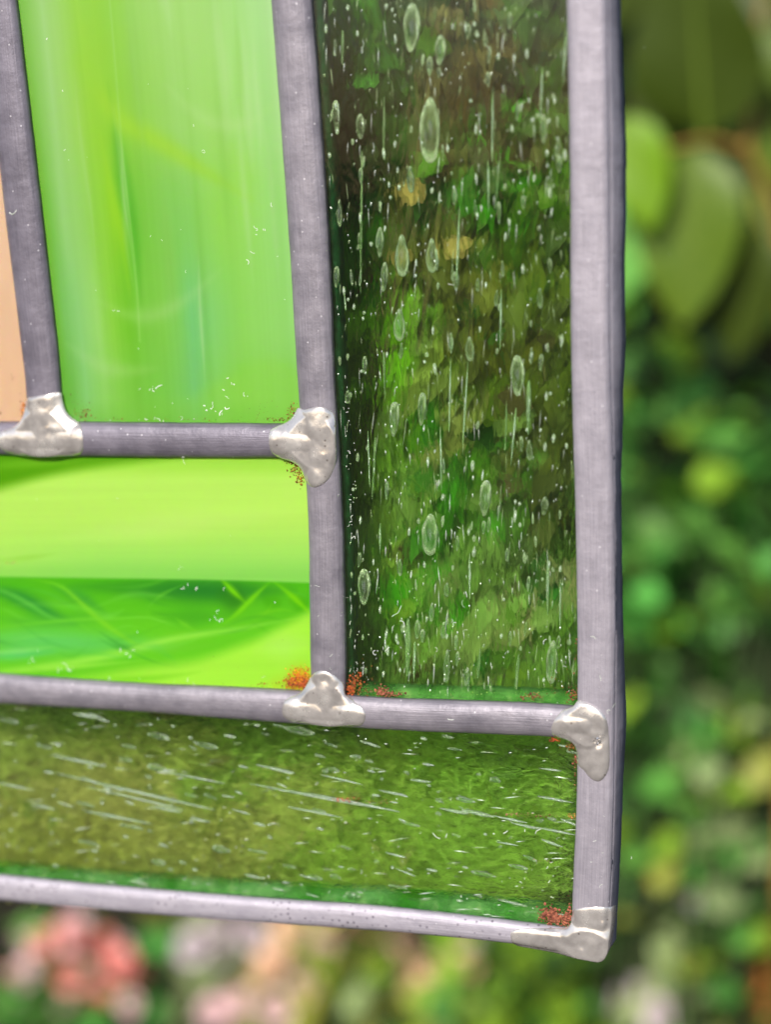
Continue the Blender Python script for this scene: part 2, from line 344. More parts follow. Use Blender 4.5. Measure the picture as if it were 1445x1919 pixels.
def solder(poly, cames, T, bumps=(), seed=1, skirt=.35, label=None, lump=.09):
    poly = chaikin(poly, 2); st = 2.0
    x0, y0 = poly.min(0)-st*2; x1, y1 = poly.max(0)+st*2
    X, Y = np.meshgrid(np.arange(x0, x1, st), np.arange(y0, y1, st)); sh = X.shape
    d, nx, ny = poly_sd(poly, X, Y); x = X.ravel().copy(); y = Y.ravel().copy()
    near = (d <= 0) & (d > -st*1.05); x[near] = nx[near]; y[near] = ny[near]; keep = d > -st*1.05; dd = np.clip(d, 0, None)
    hs = [c.height(x, y) for c in cames]
    fill = sum(c.height(x, y, spread=True) for c in cames)
    base = np.maximum(np.maximum.reduce(hs), np.minimum(fill*.78, 1.75))
    h = base+.62*T*(1-np.exp(-dd/4.0))+.03
    h += lump*1.5*(vnoise(x, y, 7, seed+4)-.5)*.25*(1-np.exp(-dd/8)); h += lump*(vnoise(x, y, 26, seed)-.5)*(1-np.exp(-dd/8))+lump*.5*(vnoise(x, y, 11, seed+9)-.5)*(1-np.exp(-dd/8))
    for bx, by, br, bh in bumps: h += .6*bh*np.exp(-((x-bx)**2+(y-by)**2)/br**2)*(1-np.exp(-dd/4))
    idx = -np.ones(len(x), int); ks = np.where(keep)[0]; idx[ks] = np.arange(len(ks))
    pts = P(x[ks], y[ks], 0); pts[:, 1] -= h[ks]*MM
    V = list(pts); F_ = []; I = idx.reshape(sh); w_ = (d > 0).reshape(sh)
    for j in range(sh[0]-1):
        for i in range(sh[1]-1):
            q = (I[j, i], I[j+1, i], I[j+1, i+1], I[j, i+1])
            if min(q) >= 0 and (w_[j, i] or w_[j+1, i] or w_[j+1, i+1] or w_[j, i+1]): F_.append(q)
    # turned-down rim
    ec = {}
    for f in F_:
        for a, b_ in zip(f, f[1:]+f[:1]):
            ec[(a, b_)] = 1
    dup = {}
    for (a, b_) in list(ec):
        if (b_, a) not in ec:
            for v in (a, b_):
                if v not in dup: dup[v] = len(V); p = V[v].copy(); p[1] += skirt*MM; V.append(p)
            F_.append((b_, a, dup[a], dup[b_]))
    o = obj('solder_joint', V, F_, M_SOLD, panel); recalc(o)
    # normals must face the viewer
    if sum(p.normal.y*p.area for p in o.data.polygons) > 0: o.data.flip_normals()
    if label: o['label'] = label
    return o
J1 = [(2,815),(8,808),(36,797),(48,785),(52,762),(54,744),(70,742),(95,737),(119,732),(120,750),(125,768),(136,781),(152,791),(163,803),(166,825),(163,845),(150,853),(100,854),(60,853),(25,851),(8,838),(2,825)]
J2 = [(511,808),(514,801),(540,791),(552,781),(558,768),(562,762),(575,767),(590,762),(605,759),(617,762),(630,772),(634,800),(636,850),(633,870),(625,893),(612,905),(597,911),(585,907),(576,900),(572,885),(564,872),(550,863),(530,858),(517,850),(512,835)]
J3 = [(537,1312),(545,1303),(567,1296),(579,1280),(586,1263),(598,1254),(612,1250),(628,1256),(640,1268),(649,1280),(650,1296),(660,1303),(672,1313),(685,1318),(693,1332),(690,1347),(680,1357),(655,1357),(620,1356),(580,1352),(548,1347),(535,1336)]
J4 = [(1040,1350),(1048,1335),(1060,1325),(1078,1320),(1085,1308),(1097,1309),(1115,1316),(1132,1328),(1140,1340),(1144,1360),(1146,1390),(1146,1430),(1140,1448),(1128,1460),(1115,1457),(1105,1448),(1098,1438),(1088,1432),(1082,1425),(1083,1400),(1078,1390),(1065,1382),(1042,1377),(1037,1365)]
J5 = [(962,1735),(961,1750),(965,1768),(1000,1774),(1060,1784),(1105,1792),(1130,1797),(1142,1783),(1145,1760),(1148,1722),(1148,1702),(1141,1694),(1120,1692),(1095,1694),(1074,1699),(1072,1737),(1040,1735),(1000,1733)]
solder(J1, [A, Cc], .55, [(60,805,14,-.25),(110,800,10,.35),(88,755,14,-.2)], 3, label='broad solder joint at the foot of the left strip')
solder(J2, [B, Cc], .5, [(596,800,14,.3),(600,870,10,-.25),(615,850,6,.15),(545,812,12,.3)], 5, label='solder joint running down in a tongue beside the lime pane')
solder(J3, [B, Dd], .55, [(617,1268,9,-.45),(560,1318,10,.25),(655,1325,12,.45),(612,1318,9,-.3),(600,1290,12,.3)], 8, label='knobbly three-lobed solder joint')
solder(J4, [Dd, E], .6, [(1110,1335,12,.3),(1124,1381,9,-.75),(1124,1400,8,.3),(1105,1425,12,.2),(1118,1360,10,-.2),(1065,1345,12,.35)], 12, label='solder joint with a small pit on the right border')
solder(J5, [E, F], .35, [(1135,1725,8,.5),(1115,1760,12,.35),(1095,1765,7,-.35),(1118,1715,10,-.15)], 16, skirt=4.0, label='solder over the bottom right corner')
# bright ragged metal in the pit of the border joint
V, F_ = [], []
for i in range(26):
    a = random.random()*6.28; r = 7*math.sqrt(random.random()); x, y = 1124+r*math.cos(a)*.9, 1382+r*math.sin(a)*1.2
    b0 = len(V); h = 1.98+random.random()*.2
    for k in range(4):
        an = random.random()*6.28; rr = 1.2+random.random()*2
        V.append(P(x+rr*math.cos(an), y+rr*math.sin(an), h+random.random()*.25))
    F_ += [(b0, b0+1, b0+2), (b0, b0+2, b0+3), (b0, b0+3, b0+1), (b0+1, b0+3, b0+2)]
tag(obj('metal_crystals', V, F_, simple('bright_tin', (.75, .72, .7), (.55, .52, .5), .2, 900, metal=.9), panel, smooth=False), kind='stuff')

# ------------------------------------------------------------------ opal panes
def smooth(e0, e1, x):
    t = np.clip((x-e0)/(e1-e0), 0, 1); return t*t*(3-2*t)
def edge(c, horiz, v, side):
    """edge line of a came: x at given y (upright) or y at given x (level)"""
    if horiz: return np.interp(v, c.q[:, 0], c.q[:, 1]+side*c.q[:, 2]/2)
    return np.interp(v, c.q[:, 1], c.q[:, 0]+side*c.q[:, 2]/2)
def seg_dist(x, y, pts):
    """distance to a polyline and the position 0..1 along it"""
    pts = np.array(pts, float); best = np.full(np.shape(x), 1e9); pos = np.zeros(np.shape(x)); n = len(pts)-1
    for i in range(n):
        ex, ey = pts[i+1]-pts[i]; t = np.clip(((x-pts[i, 0])*ex+(y-pts[i, 1])*ey)/(ex*ex+ey*ey), 0, 1)
        d = np.hypot(x-pts[i, 0]-t*ex, y-pts[i, 1]-t*ey); m = d < best
        best = np.where(m, d, best); pos = np.where(m, (i+t)/n, pos)
    return best, pos
def curve(pts, n=3):
    p = np.array(pts, float)
    for _ in range(n):
        q = np.empty((2*len(p)-2, 2)); q[0::2] = .75*p[:-1]+.25*p[1:]; q[1::2] = .25*p[:-1]+.75*p[1:]
        p = np.vstack([p[:1], q[1:-1], p[-1:]])
    return p
def stroke(col, x, y, pts, w, c, a, soft=1.0, taper=True):
    d, t = seg_dist(x, y, curve(pts)); ww = w*(np.sin(np.clip(t, 0, 1)*math.pi)**.6*.8+.2 if taper else 1)
    k = (a*np.exp(-(d/ww)**2)*(np.clip(np.sin(np.clip(t, 0, 1)*math.pi), 0, 1)**.5 if taper else 1))[..., None]; return col*(1-k)+np.array(c, float)*k
def halfplane(x, y, pts, soft_above, soft_below):
    """0 above the line -> 1 below (line given left to right)"""
    p = curve(pts); yy = np.interp(x, p[:, 0], p[:, 1]); return smooth(-soft_above, soft_below, y-yy)
def opal_pane(xl, xr, yt, yb, paint, nx, ny, label, L=.55):
    u, v = np.meshgrid(np.linspace(0, 1, nx), np.linspace(0, 1, ny))
    for _ in range(1):
        y = yt(0)*(1-v)+yb(0)*v; x = xl(y)*(1-u)+xr(y)*u; y = yt(x)*(1-v)+yb(x)*v; x = xl(y)*(1-u)+xr(y)*u
    col = lin(np.clip(paint(x, y), 0, 255))*L
    Pf = P(x.ravel(), y.ravel(), 0.); n = nx*ny
    rim = [i for i in range(nx)]+[j*nx+nx-1 for j in range(1, ny)]+[(ny-1)*nx+i for i in range(nx-2, -1, -1)]+[j*nx for j in range(ny-2, 0, -1)]
    Pb = Pf[rim].copy(); Pb[:, 1] += 3*MM
    V = np.vstack([Pf, Pb]); cc = np.vstack([col.reshape(-1, 3), col.reshape(-1, 3)[rim]])
    F_ = [(j*nx+i, (j+1)*nx+i, (j+1)*nx+i+1, j*nx+i+1) for j in range(ny-1) for i in range(nx-1)]
    k = len(rim); F_ += [(rim[a], rim[(a+1) % k], n+(a+1) % k, n+a) for a in range(k)]; F_.append([n+a for a in range(k)])
    o = obj('glass_pane', V, F_, M_OPAL, panel, colors=cc); recalc(o); o['label'] = label
    for p in o.data.polygons[(nx-1)*(ny-1):]: p.use_smooth = False
    return o

def paint_upper(x, y):
    l = edge(A, 0, np.clip(y, -140, 790), 1); r = edge(B, 0, np.clip(y, -140, 820), -1)
    s = np.clip((x-l)/(r-l), -.05, 1.05)
    # colour rows, left came's cast shade painted into the dark left stops: y -> list of (s, rgb)
    rows = [
     (0,   [(0,(96,186,12)),(.03,(112,196,40)),(.09,(158,220,112)),(.15,(150,218,80)),(.22,(140,216,20)),(.30,(138,218,0)),(.37,(132,214,20)),(.46,(146,220,70)),(.56,(156,224,92)),(.72,(158,226,98)),(.85,(160,230,112)),(.95,(168,234,138)),(1,(176,236,150))]),
     (200, [(0,(96,186,12)),(.03,(110,196,50)),(.09,(152,218,112)),(.16,(150,220,76)),(.24,(140,218,10)),(.32,(134,217,4)),(.38,(128,213,24)),(.47,(138,218,60)),(.58,(148,221,90)),(.72,(152,226,90)),(.85,(152,228,100)),(.95,(160,232,128)),(1,(170,234,140))]),
     (400, [(0,(98,188,14)),(.03,(108,196,52)),(.08,(150,219,112)),(.16,(150,222,90)),(.22,(140,220,40)),(.28,(138,220,8)),(.335,(84,196,4)),(.39,(112,208,36)),(.5,(124,212,64)),(.6,(128,215,76)),(.72,(146,228,68)),(.85,(150,230,84)),(.95,(152,230,110)),(1,(160,232,120))]),
     (600, [(0,(98,188,24)),(.04,(112,200,80)),(.1,(138,216,112)),(.17,(158,230,104)),(.235,(134,220,36)),(.3,(108,208,8)),(.37,(112,208,36)),(.45,(122,213,52)),(.52,(118,214,78)),(.57,(108,210,108)),(.66,(126,218,96)),(.78,(142,228,78)),(.9,(146,228,92)),(1,(152,230,110))]),
     (740, [(0,(84,180,20)),(.05,(100,192,56)),(.1,(130,213,104)),(.17,(142,222,88)),(.24,(126,214,52)),(.31,(112,206,36)),(.42,(114,210,50)),(.5,(112,208,72)),(.56,(106,204,100)),(.63,(122,214,78)),(.75,(132,222,64)),(.9,(132,220,72)),(1,(130,216,76))]),
     (800, [(0,(70,165,20)),(.06,(92,186,56)),(.12,(112,200,80)),(.25,(104,196,44)),(.4,(96,192,34)),(.56,(98,194,66)),(.7,(100,198,44)),(.9,(104,196,50)),(1,(100,190,50))])]
    ys = [q[0] for q in rows]; cols = np.stack([np.stack([np.interp(s, [p[0] for p in q[1]], [p[1][k] for p in q[1]]) for k in range(3)], -1) for q in rows])
    yy = np.clip(y, 0, 799.9); out = np.zeros(x.shape+(3,))
    for i in range(len(ys)-1):
        m = (yy >= ys[i]) & (yy < ys[i+1]+(i == len(ys)-2)); f = smooth(0, 1, (yy-ys[i])/(ys[i+1]-ys[i]))[..., None]
        out = np.where(m[..., None], cols[i]*(1-f)+cols[i+1]*f, out)
    out = stroke(out, x, y, [(200,150),(222,280),(240,380),(256,470),(264,580)], 13, (66,184,0), 1.0)
    out = stroke(out, x, y, [(130,-40),(175,150),(215,225),(290,262),(380,320),(480,380)], 20, (158,228,4), .75)
    out = stroke(out, x, y, [(185,240),(212,380),(228,440),(244,560)], 12, (156,230,0), .8)
    out = stroke(out, x, y, [(150,20),(170,130),(190,190)], 24, (138,218,0), .8)
    out = stroke(out, x, y, [(300,330),(340,420),(350,520)], 30, (120,212,82), .4)
    out = stroke(out, x, y, [(370,480),(378,600),(372,700)], 17, (104,208,116), .35)
    out = stroke(out, x, y, [(430,260),(450,330),(460,420)], 30, (152,232,58), .5)
    out = stroke(out, x, y, [(200,-60),(216,120),(230,300),(256,520),(262,640)], 2.2, (152,226,90), .5, taper=False)
    rr = random.Random(5)
    for _ in range(16):
        sx = rr.uniform(.05, .97); ya = rr.uniform(-120, 520); yl = rr.uniform(180, 420); pts = []
        for q in range(5):
            yy_ = ya+yl*q/4; pts.append((float(edge(A, 0, min(max(yy_, -140), 790), 1)*(1-sx)+edge(B, 0, min(max(yy_, -140), 820), -1)*sx)+rr.uniform(-5, 5), yy_))
        out = stroke(out, x, y, pts, rr.uniform(3, 13), rr.choice([(196,240,168), (184,236,150), (128,206,60)]), rr.uniform(.25, .5))
    for pts in ([(180,560),(250,600),(330,580),(420,500)], [(300,150),(380,230),(460,240),(520,190)], [(120,640),(200,700),(300,690)]):
        out = stroke(out, x, y, pts, 16, (184,236,140), .35)
    k = halfplane(x, y, [(260,745),(340,735),(390,712),(440,680),(480,655),(530,660),(570,690)], 3, 34)*(.5+.5*smooth(300, 420, x))
    out = out*(1-.42*k[..., None])+np.array((142,228,46))*.42*k[..., None]
    st = (vnoise(s*512+400, y, 9, 21)*0+vnoise((s*500+30)*1.0, y*.012+3, 5, 22)-.5)*.5+(vnoise((s*500+90), y*.02+7, 14, 23)-.5)
    out = out*(1+.022*st[..., None])+np.array((6,2,12))*st[..., None]*.8
    return out*.76+np.array((206, 236, 190))*.24
def paint_lower(x, y):
    def C_(v): return np.array(v, float)
    out = np.zeros(x.shape+(3,))+C_((196,246,108))
    # top of the lime field: slightly greener along the upper edge
    k = smooth(905, 866, y)[..., None]; out = out*(1-.55*k)+C_((160,228,62))*.55*k
    k = (smooth(960, 1080, y)*smooth(-300, 250, x))[..., None]; out = out*(1-.7*k)+C_((150,228,104))*.7*k
    k = (smooth(1040, 1088, y)*.6)[..., None]; out = out*(1-k)+C_((138,220,92))*k
    out = stroke(out, x, y, [(-40,1052),(60,1045),(110,1036)], 5, (150,214,62), .4)
    out = stroke(out, x, y, [(100,1010),(300,985),(560,960)], 26, (206,248,128), .5)
    k = (1-halfplane(x, y, [(-140,955),(0,922),(90,896),(180,879),(290,866),(400,850)], 22, 10))[..., None]
    out = out*(1-k)+C_((92,170,8))*k
    out = stroke(out, x, y, [(-100,880),(60,868),(220,860)], 10, (128,204,40), .6)
    # the dark lower field
    dk = halfplane(x, y, [(-140,1077),(0,1081),(300,1085),(460,1088),(600,1093)], 3, 3)
    low = np.zeros(x.shape+(3,))+C_((88,196,26))
    g = smooth(1084, 1200, y)[..., None]; low = low*(1-g)+C_((112,214,36))*g
    low = stroke(low, x, y, [(120,1098),(320,1104),(440,1108),(560,1106)], 24, (40,138,40), .95)
    low = stroke(low, x, y, [(400,1110),(440,1125),(470,1130)], 24, (50,138,26), .75)
    low = stroke(low, x, y, [(-60,1098),(20,1110),(90,1150),(150,1172)], 15, (40,146,60), .85)
    low = stroke(low, x, y, [(90,1096),(150,1118),(200,1150)], 12, (62,168,60), .7)
    low = stroke(low, x, y, [(-40,1150),(60,1170),(150,1160),(260,1150)], 14, (76,184,52), .5)
    low = stroke(low, x, y, [(280,1150),(360,1160),(440,1150)], 18, (64,170,32), .55)
    low = stroke(low, x, y, [(540,1120),(566,1135),(590,1150)], 14, (70,180,10), .7)
    low = stroke(low, x, y, [(490,1125),(530,1130)], 14, (74,178,12), .5)
    low = stroke(low, x, y, [(-140,1205),(0,1198),(100,1202),(220,1208),(330,1200)], 26, (108,216,110), .85)
    low = stroke(low, x, y, [(-80,1232),(30,1226),(110,1220)], 12, (92,210,150), .6)
    # bright sweeps
    for pts, w_, c, a in (
        ([(40,1084),(110,1092),(150,1128),(190,1166),(250,1206),(290,1222)], 5.5, (136,224,40), .8),
        ([(-60,1092),(0,1104),(50,1128),(100,1162),(150,1166)], 5, (116,216,70), .75),
        ([(-40,1130),(10,1140),(40,1160),(90,1164)], 4, (116,214,60), .5),
        ([(-60,1182),(60,1168),(150,1160),(240,1158),(330,1154)], 4, (126,222,50), .7),
        ([(270,1148),(285,1128),(310,1110),(350,1092)], 3.2, (110,206,50), .7),
        ([(408,1078),(425,1096),(445,1116),(466,1134)], 6, (138,230,14), .9),
        ([(512,1086),(488,1106),(462,1132),(440,1154),(415,1170)], 5.5, (134,228,20), .9),
        ([(505,1084),(540,1110),(566,1134),(590,1158)], 6, (136,228,14), .85),
        ([(326,1156),(345,1170),(370,1184)], 5, (122,218,40), .7),
        ([(452,1156),(490,1150),(530,1140),(560,1150)], 4, (120,214,30), .6),
        ([(470,1164),(500,1150),(512,1126)], 3, (122,214,30), .5),
        ([(270,1150),(300,1164),(330,1168)], 2.5, (128,220,60), .5),
        ([(-140,1262),(0,1258),(120,1244),(220,1226),(320,1196),(440,1180),(600,1150)], 8, (168,242,84), .85),
        ([(-140,1236),(0,1222),(60,1218),(110,1210)], 5, (160,240,120), .6),
        ([(-100,1270),(60,1256),(180,1246),(300,1234)], 5, (176,246,84), .6)):
        low = stroke(low, x, y, pts, w_, c, a)
    rr = random.Random(11)
    for _ in range(46):
        xa = rr.uniform(-120, 520); ya = rr.uniform(1096, 1235); L_ = rr.uniform(60, 200); sl = rr.choice([-.25, -.12, .1, .45]); bend = rr.choice([-1, 1])*rr.uniform(10, 26)
        cc = rr.choice([(70,176,40), (120,222,50), (96,204,80), (140,234,90), (56,160,50)])
        low = stroke(low, x, y, [(xa,ya),(xa+L_*.5,ya+sl*L_*.5+bend),(xa+L_,ya+sl*L_)], rr.uniform(1.5, 7), cc, rr.uniform(.15, .4))
    k = halfplane(x, y, [(-140,1300),(100,1276),(260,1245),(360,1236),(430,1212),(500,1186),(600,1128)], 12, 22)[..., None]
    low = low*(1-k)+C_((178,248,72))*k
    low = stroke(low, x, y, [(60,1268),(180,1276),(300,1270),(380,1258)], 8, (120,214,30), .6)
    low = stroke(low, x, y, [(250,1226),(340,1216),(420,1204)], 8, (120,214,48), .5)
    low = stroke(low, x, y, [(470,1220),(530,1210),(590,1205)], 26, (190,250,110), .6)
    for sx, sy, sr, sc, sa in ((562,1268,17,(246,180,10),.85), (550,1282,14,(214,110,16),.6), (572,1284,10,(190,80,20),.7), (520,1284,16,(190,220,40),.5)):
        k = (sa*np.exp(-((x-sx)**2+(y-sy)**2)/sr**2)*(.55+.9*vnoise(x, y, 4, 61)))[..., None]; k = np.clip(k, 0, 1); low = low*(1-k)+C_(sc)*k
    out = out*(1-dk[..., None])+low*dk[..., None]
    st = (vnoise(x*.02+3, y, 4, 31)-.5)*.6+(vnoise(x*.03+9, y+x*.03, 13, 32)-.5)
    return out*(1+.02*st[..., None])
def paint_peach(x, y):
    out = np.zeros(x.shape+(3,))+np.array((250., 214, 180))
    k = smooth(300, 800, y)[..., None]; out = out*(1-.5*k)+np.array((244., 200, 158))*.5*k
    st = (vnoise(x, y*.3, 14, 41)-.5); out *= (1+.03*st[..., None]); return out
un = 12
cy = lambda y: np.clip(y, -138, 1700)
peach = opal_pane(lambda y: 0*y-140., lambda y: edge(A, 0, np.minimum(cy(y), 790), -1)+un, lambda x: 0*x-138., lambda x: edge(Cc, 1, x, -1)+un, paint_peach, 40, 120, 'peach opal pane at the left edge')
upper = opal_pane(lambda y: edge(A, 0, np.minimum(cy(y), 790), 1)-un, lambda y: edge(B, 0, cy(y), -1)+un, lambda x: 0*x-138., lambda x: edge(Cc, 1, x, -1)+un, paint_upper, 240, 260, 'tall streaky apple green opal pane')
lower = opal_pane(lambda y: 0*y-140., lambda y: edge(B, 0, cy(y), -1)+un, lambda x: edge(Cc, 1, x, 1)-un, lambda x: edge(Dd, 1, x, -1)+un, paint_lower, 300, 190, 'lime green opal pane with dark swirls along its lower half', .60)

# ------------------------------------------------------------------ clear panes
def slab(poly, m, label):
    poly = np.array(poly, float); n = len(poly)
    Pf = P(poly[:, 0], poly[:, 1], -.004); Pb = Pf.copy(); Pb[:, 1] += 3*MM
    F_ = [list(range(n)), list(range(2*n-1, n-1, -1))]+[(i, (i+1) % n, n+(i+1) % n, n+i) for i in range(n)]
    o = obj('glass_pane', np.vstack([Pf, Pb]), F_, m[0], panel, smooth=False); o.data.materials.append(m[1]); recalc(o)
    o.data.polygons.foreach_set('material_index', [0]+[1]*(len(F_)-1)); o['label'] = label; return o
ys = np.linspace(-138, 1335, 40); xs = np.linspace(-138, 1112, 40)
seedy = slab([(edge(B, 0, y, 1)-22, y) for y in ys[:-1]]+[(x, edge(Dd, 1, x, -1)+22) for x in np.linspace(630, 1104, 12)]+[(edge(E, 0, y, -1)+22, y) for y in ys[::-1][2:]], M_CLR1, 'clear green seedy pane full of upright bubbles')
streaky = slab([(x, edge(Dd, 1, min(x, 1098), 1)-20) for x in xs]+[(edge(E, 0, y, -1)+18, y) for y in np.linspace(1372, 1752, 10)]+[(x, edge(F, 1, x, -1)+14) for x in np.linspace(1080, -138, 40)], M_CLR2, 'clear green pane with long level streaks along the bottom')

# slanting cut edges of the clear panes, deeper green than the face
def edge_material():
    m, t, n, l, b = mat('glass_edge')
    tc = N(t, 'TexCoord'); no = N(t, 'TexNoise', i_Scale=500.0, i_Detail=4.0); l.new(tc.outputs['Object'], no.inputs['Vector'])
    r = ramp(t, [(.3, (.14, .38, .13)), (.55, (.24, .54, .20)), (.75, (.5, .75, .36))]); l.new(no.outputs[0], r.inputs[0]); l.new(r.outputs[0], b.inputs['Base Color'])
    b.inputs['Roughness'].default_value = .6; b.inputs['Specular IOR Level'].default_value = .1
    tr = N(t, 'BsdfTransparent'); tr.inputs[0].default_value = (.5, .9, .4, 1)
    n2 = N(t, 'TexNoise', i_Scale=90.0, i_Detail=5.0); l.new(tc.outputs['Object'], n2.inputs['Vector']); r2 = ramp(t, [(.35, (.4,)*3), (.65, (.92,)*3)]); l.new(n2.outputs[0], r2.inputs[0])
    mx = N(t, 'MixShader'); l.new(r2.outputs[0], mx.inputs[0]); l.new(b.outputs[0], mx.inputs[1]); l.new(tr.outputs[0], mx.inputs[2]); l.new(mx.outputs[0], n['Material Output'].inputs[0])
    return m
M_EDGE = edge_material()
M_EDGED = simple('shaded_glass_edge', (.004, .03, .012), (.015, .09, .035), .4, 500)  # darker copy of the edge glass, the came's shade put into the colour
def bevel(line_a, line_b, parent, d0=.6, d1=2.9, m=None):
    """strip sloping back inside the glass from line_a (near the front) to line_b (at the back)"""
    a = np.array(line_a, float); b = np.array(line_b, float); n = len(a)
    wob = rng.normal(0, 1.2, (n, 2)); b = b+np.convolve(wob.ravel(), np.ones(5)/5, 'same').reshape(n, 2)
    Pa = P(a[:, 0], a[:, 1], -d0); Pm = P((a[:, 0]+b[:, 0])/2, (a[:, 1]+b[:, 1])/2, -(d0+d1)/2); Pb = P(b[:, 0], b[:, 1], -d1)
    Pc = P(a[:, 0], a[:, 1], -d1)
    F_ = []
    for i in range(n-1):
        for k in range(3): F_.append((k*n+i, k*n+i+1, (k+1)*n+i+1, (k+1)*n+i))
        F_.append((3*n+i, 3*n+i+1, i+1, i))
    o = obj('ground_edge', np.vstack([Pa, Pm, Pb, Pc]), F_, m or M_EDGE, parent); recalc(o); return o
xx = np.linspace(-130, 1070, 90)
bevel([(x, edge(F, 1, x, -1)+8) for x in xx], [(x, edge(F, 1, x, -1)-(14+.017*x)) for x in xx], streaky)
xx = np.linspace(652, 1082, 50)
bevel([(x, edge(Dd, 1, x, -1)+8) for x in xx], [(x, edge(Dd, 1, x, -1)-20) for x in xx], seedy)
yy = np.linspace(-130, 1290, 100)
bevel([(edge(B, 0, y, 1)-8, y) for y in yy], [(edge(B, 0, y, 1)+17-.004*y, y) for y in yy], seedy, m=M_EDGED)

# ------------------------------------------------------------------ bubbles
def bubble_mesh(seg=12, rings=9):
    V = [(0, 0, 1)]; F_ = []
    for j in range(1, rings):
        a = math.pi*j/rings
        for i in range(seg):
            b = 2*math.pi*i/seg; V.append((math.sin(a)*math.cos(b), math.sin(a)*math.sin(b), math.cos(a)))
    V.append((0, 0, -1)); k = len(V)-1
    for i in range(seg):
        F_.append((0, 1+i, 1+(i+1) % seg)); F_.append((k, k-seg+(i+1) % seg, k-seg+i))
        for j in range(rings-2):
            a = 1+j*seg+i; b = 1+j*seg+(i+1) % seg; F_.append((a, a+seg, b+seg, b))
    return V, F_
bub_me = {}
def bubble(parent, x, y, w_, h_, rot=0, depth=None):
    """bubble, px: centre, width, length, tilt"""
    key = M_SPK if w_ < 8 and h_ < 30 else (M_STK if parent is not seedy else M_TAIL) if h_/w_ > 7 else M_BUB
    var = random.randrange(4)
    if (key, var) not in bub_me:
        V, F_ = bubble_mesh(14, 11); rv = random.Random(var+3); tp = rv.uniform(.1, .4)*rv.choice([1, 1, -1]); bd = rv.uniform(-.12, .12)
        V = [(x_*(1+tp*z_)*(1+.06*math.sin(5*z_+var))+bd*(1-z_*z_), y_, z_) for x_, y_, z_ in V]
        o = obj('air_bubble', V, F_, key, parent); bub_me[(key, var)] = o.data
    else:
        o = bpy.data.objects.new('air_bubble', bub_me[(key, var)]); C.objects.link(o); o.parent = parent
    rad = min(w_/2*.1, .8)
    dp = depth if depth is not None else min(rad, .7)-.06 if random.random() < .6 or (h_/w_ > 7 and parent is not seedy) or w_ > 18 else random.uniform(.25+rad, max(.3+rad, 1.5-rad*.5))
    p = P(x, y, -dp); o.location = p
    o.scale = (w_/2*.1*MM, min(rad, .7)*MM, h_/2*.1*MM); o.rotation_euler = (0, rot, 0)
    return o
big = [(769,53,30,84),(823,95,20,52),(805,245,38,115),(768,337,14,48),(627,220,14,60),(672,238,16,45),(752,480,26,76),(808,480,22,62),(710,455,14,55),(718,520,14,55),
 (853,528,12,35),(1017,242,14,50),(1045,280,12,30),(1047,310,10,28),(747,610,22,60),(968,705,26,74),(737,787,20,66),(789,768,16,62),(682,685,10,34),(908,935,22,68),
 (1018,950,14,34),(805,1003,32,80),(680,1101,26,72),(990,845,12,38),(893,535,8,24),(724,920,8,36),(747,1065,10,34),(835,1107,10,28),(808,1148,10,38),(779,1182,12,38),
 (791,1192,10,26),(829,1183,12,34),(1034,1242,22,84),(873,1269,12,32),(854,1205,8,30),(1045,1205,8,26),(804,125,12,34),(822,137,8,18),(914,150,8,26),(855,1020,7,30),
 (876,60,10,26),(908,75,8,24),(928,560,8,30),(980,380,9,24),(933,400,8,40),(851,370,8,30),(635,400,10,50),(629,520,12,40),(649,745,10,26),(675,330,8,28),
 (707,450,8,30),(843,640,9,30),(878,655,16,46),(1013,680,9,30),(1010,560,9,36),(1028,500,8,26),(950,1040,8,26),(905,990,8,26),(965,968,6,24),(1052,640,7,26)]
for (x, y, w_, h_) in big: bubble(seedy, x, y, w_, h_, R(random.uniform(-3, 5)))
# bubbles drawn out into long hair-like tails
for (x, y, w_, h_) in [(843,740,3.5,140),(872,755,4,160),(990,765,9,100),(762,1215,11,115),(776,1240,6,80),(835,1250,12,66),(1026,1100,6,110),(880,1080,5,90),(716,240,4,110),(675,420,4,260),
  (923,235,4,130),(858,460,5,140),(1014,180,4,100),(962,820,4,110),(945,800,3.5,90),(691,860,3.5,110),(698,880,4,120),(718,700,4,80),(915,350,4,90),(930,340,3.5,100),(1058,110,4,90),(968,1260,7,70),
  (895,1245,6,60),(640,90,5,60),(826,860,3.5,120),(1050,1130,4,90),(712,1010,4,60),(938,600,4,110)]:
    bubble(seedy, x, y, w_, h_, R(random.uniform(-2, 5)))
def ok_seedy(x, y): return edge(B, 0, y, 1)+5 < x < edge(E, 0, y, -1)-4 and y < 1300
n = 0
while n < 205:
    y = random.uniform(-20, 1295); x = random.uniform(600, 1080)
    if not ok_seedy(x, y): continue
    if random.random() < .45 and y < 300 and x < 800: continue
    h_ = random.choice([8, 10, 12, 14, 18, 22, 30]); w_ = random.uniform(4, 7) if h_ < 20 else random.uniform(4, 8)
    bubble(seedy, x, y, w_, h_, R(random.uniform(-6, 8))); n += 1
t0 = R(90+3.5)
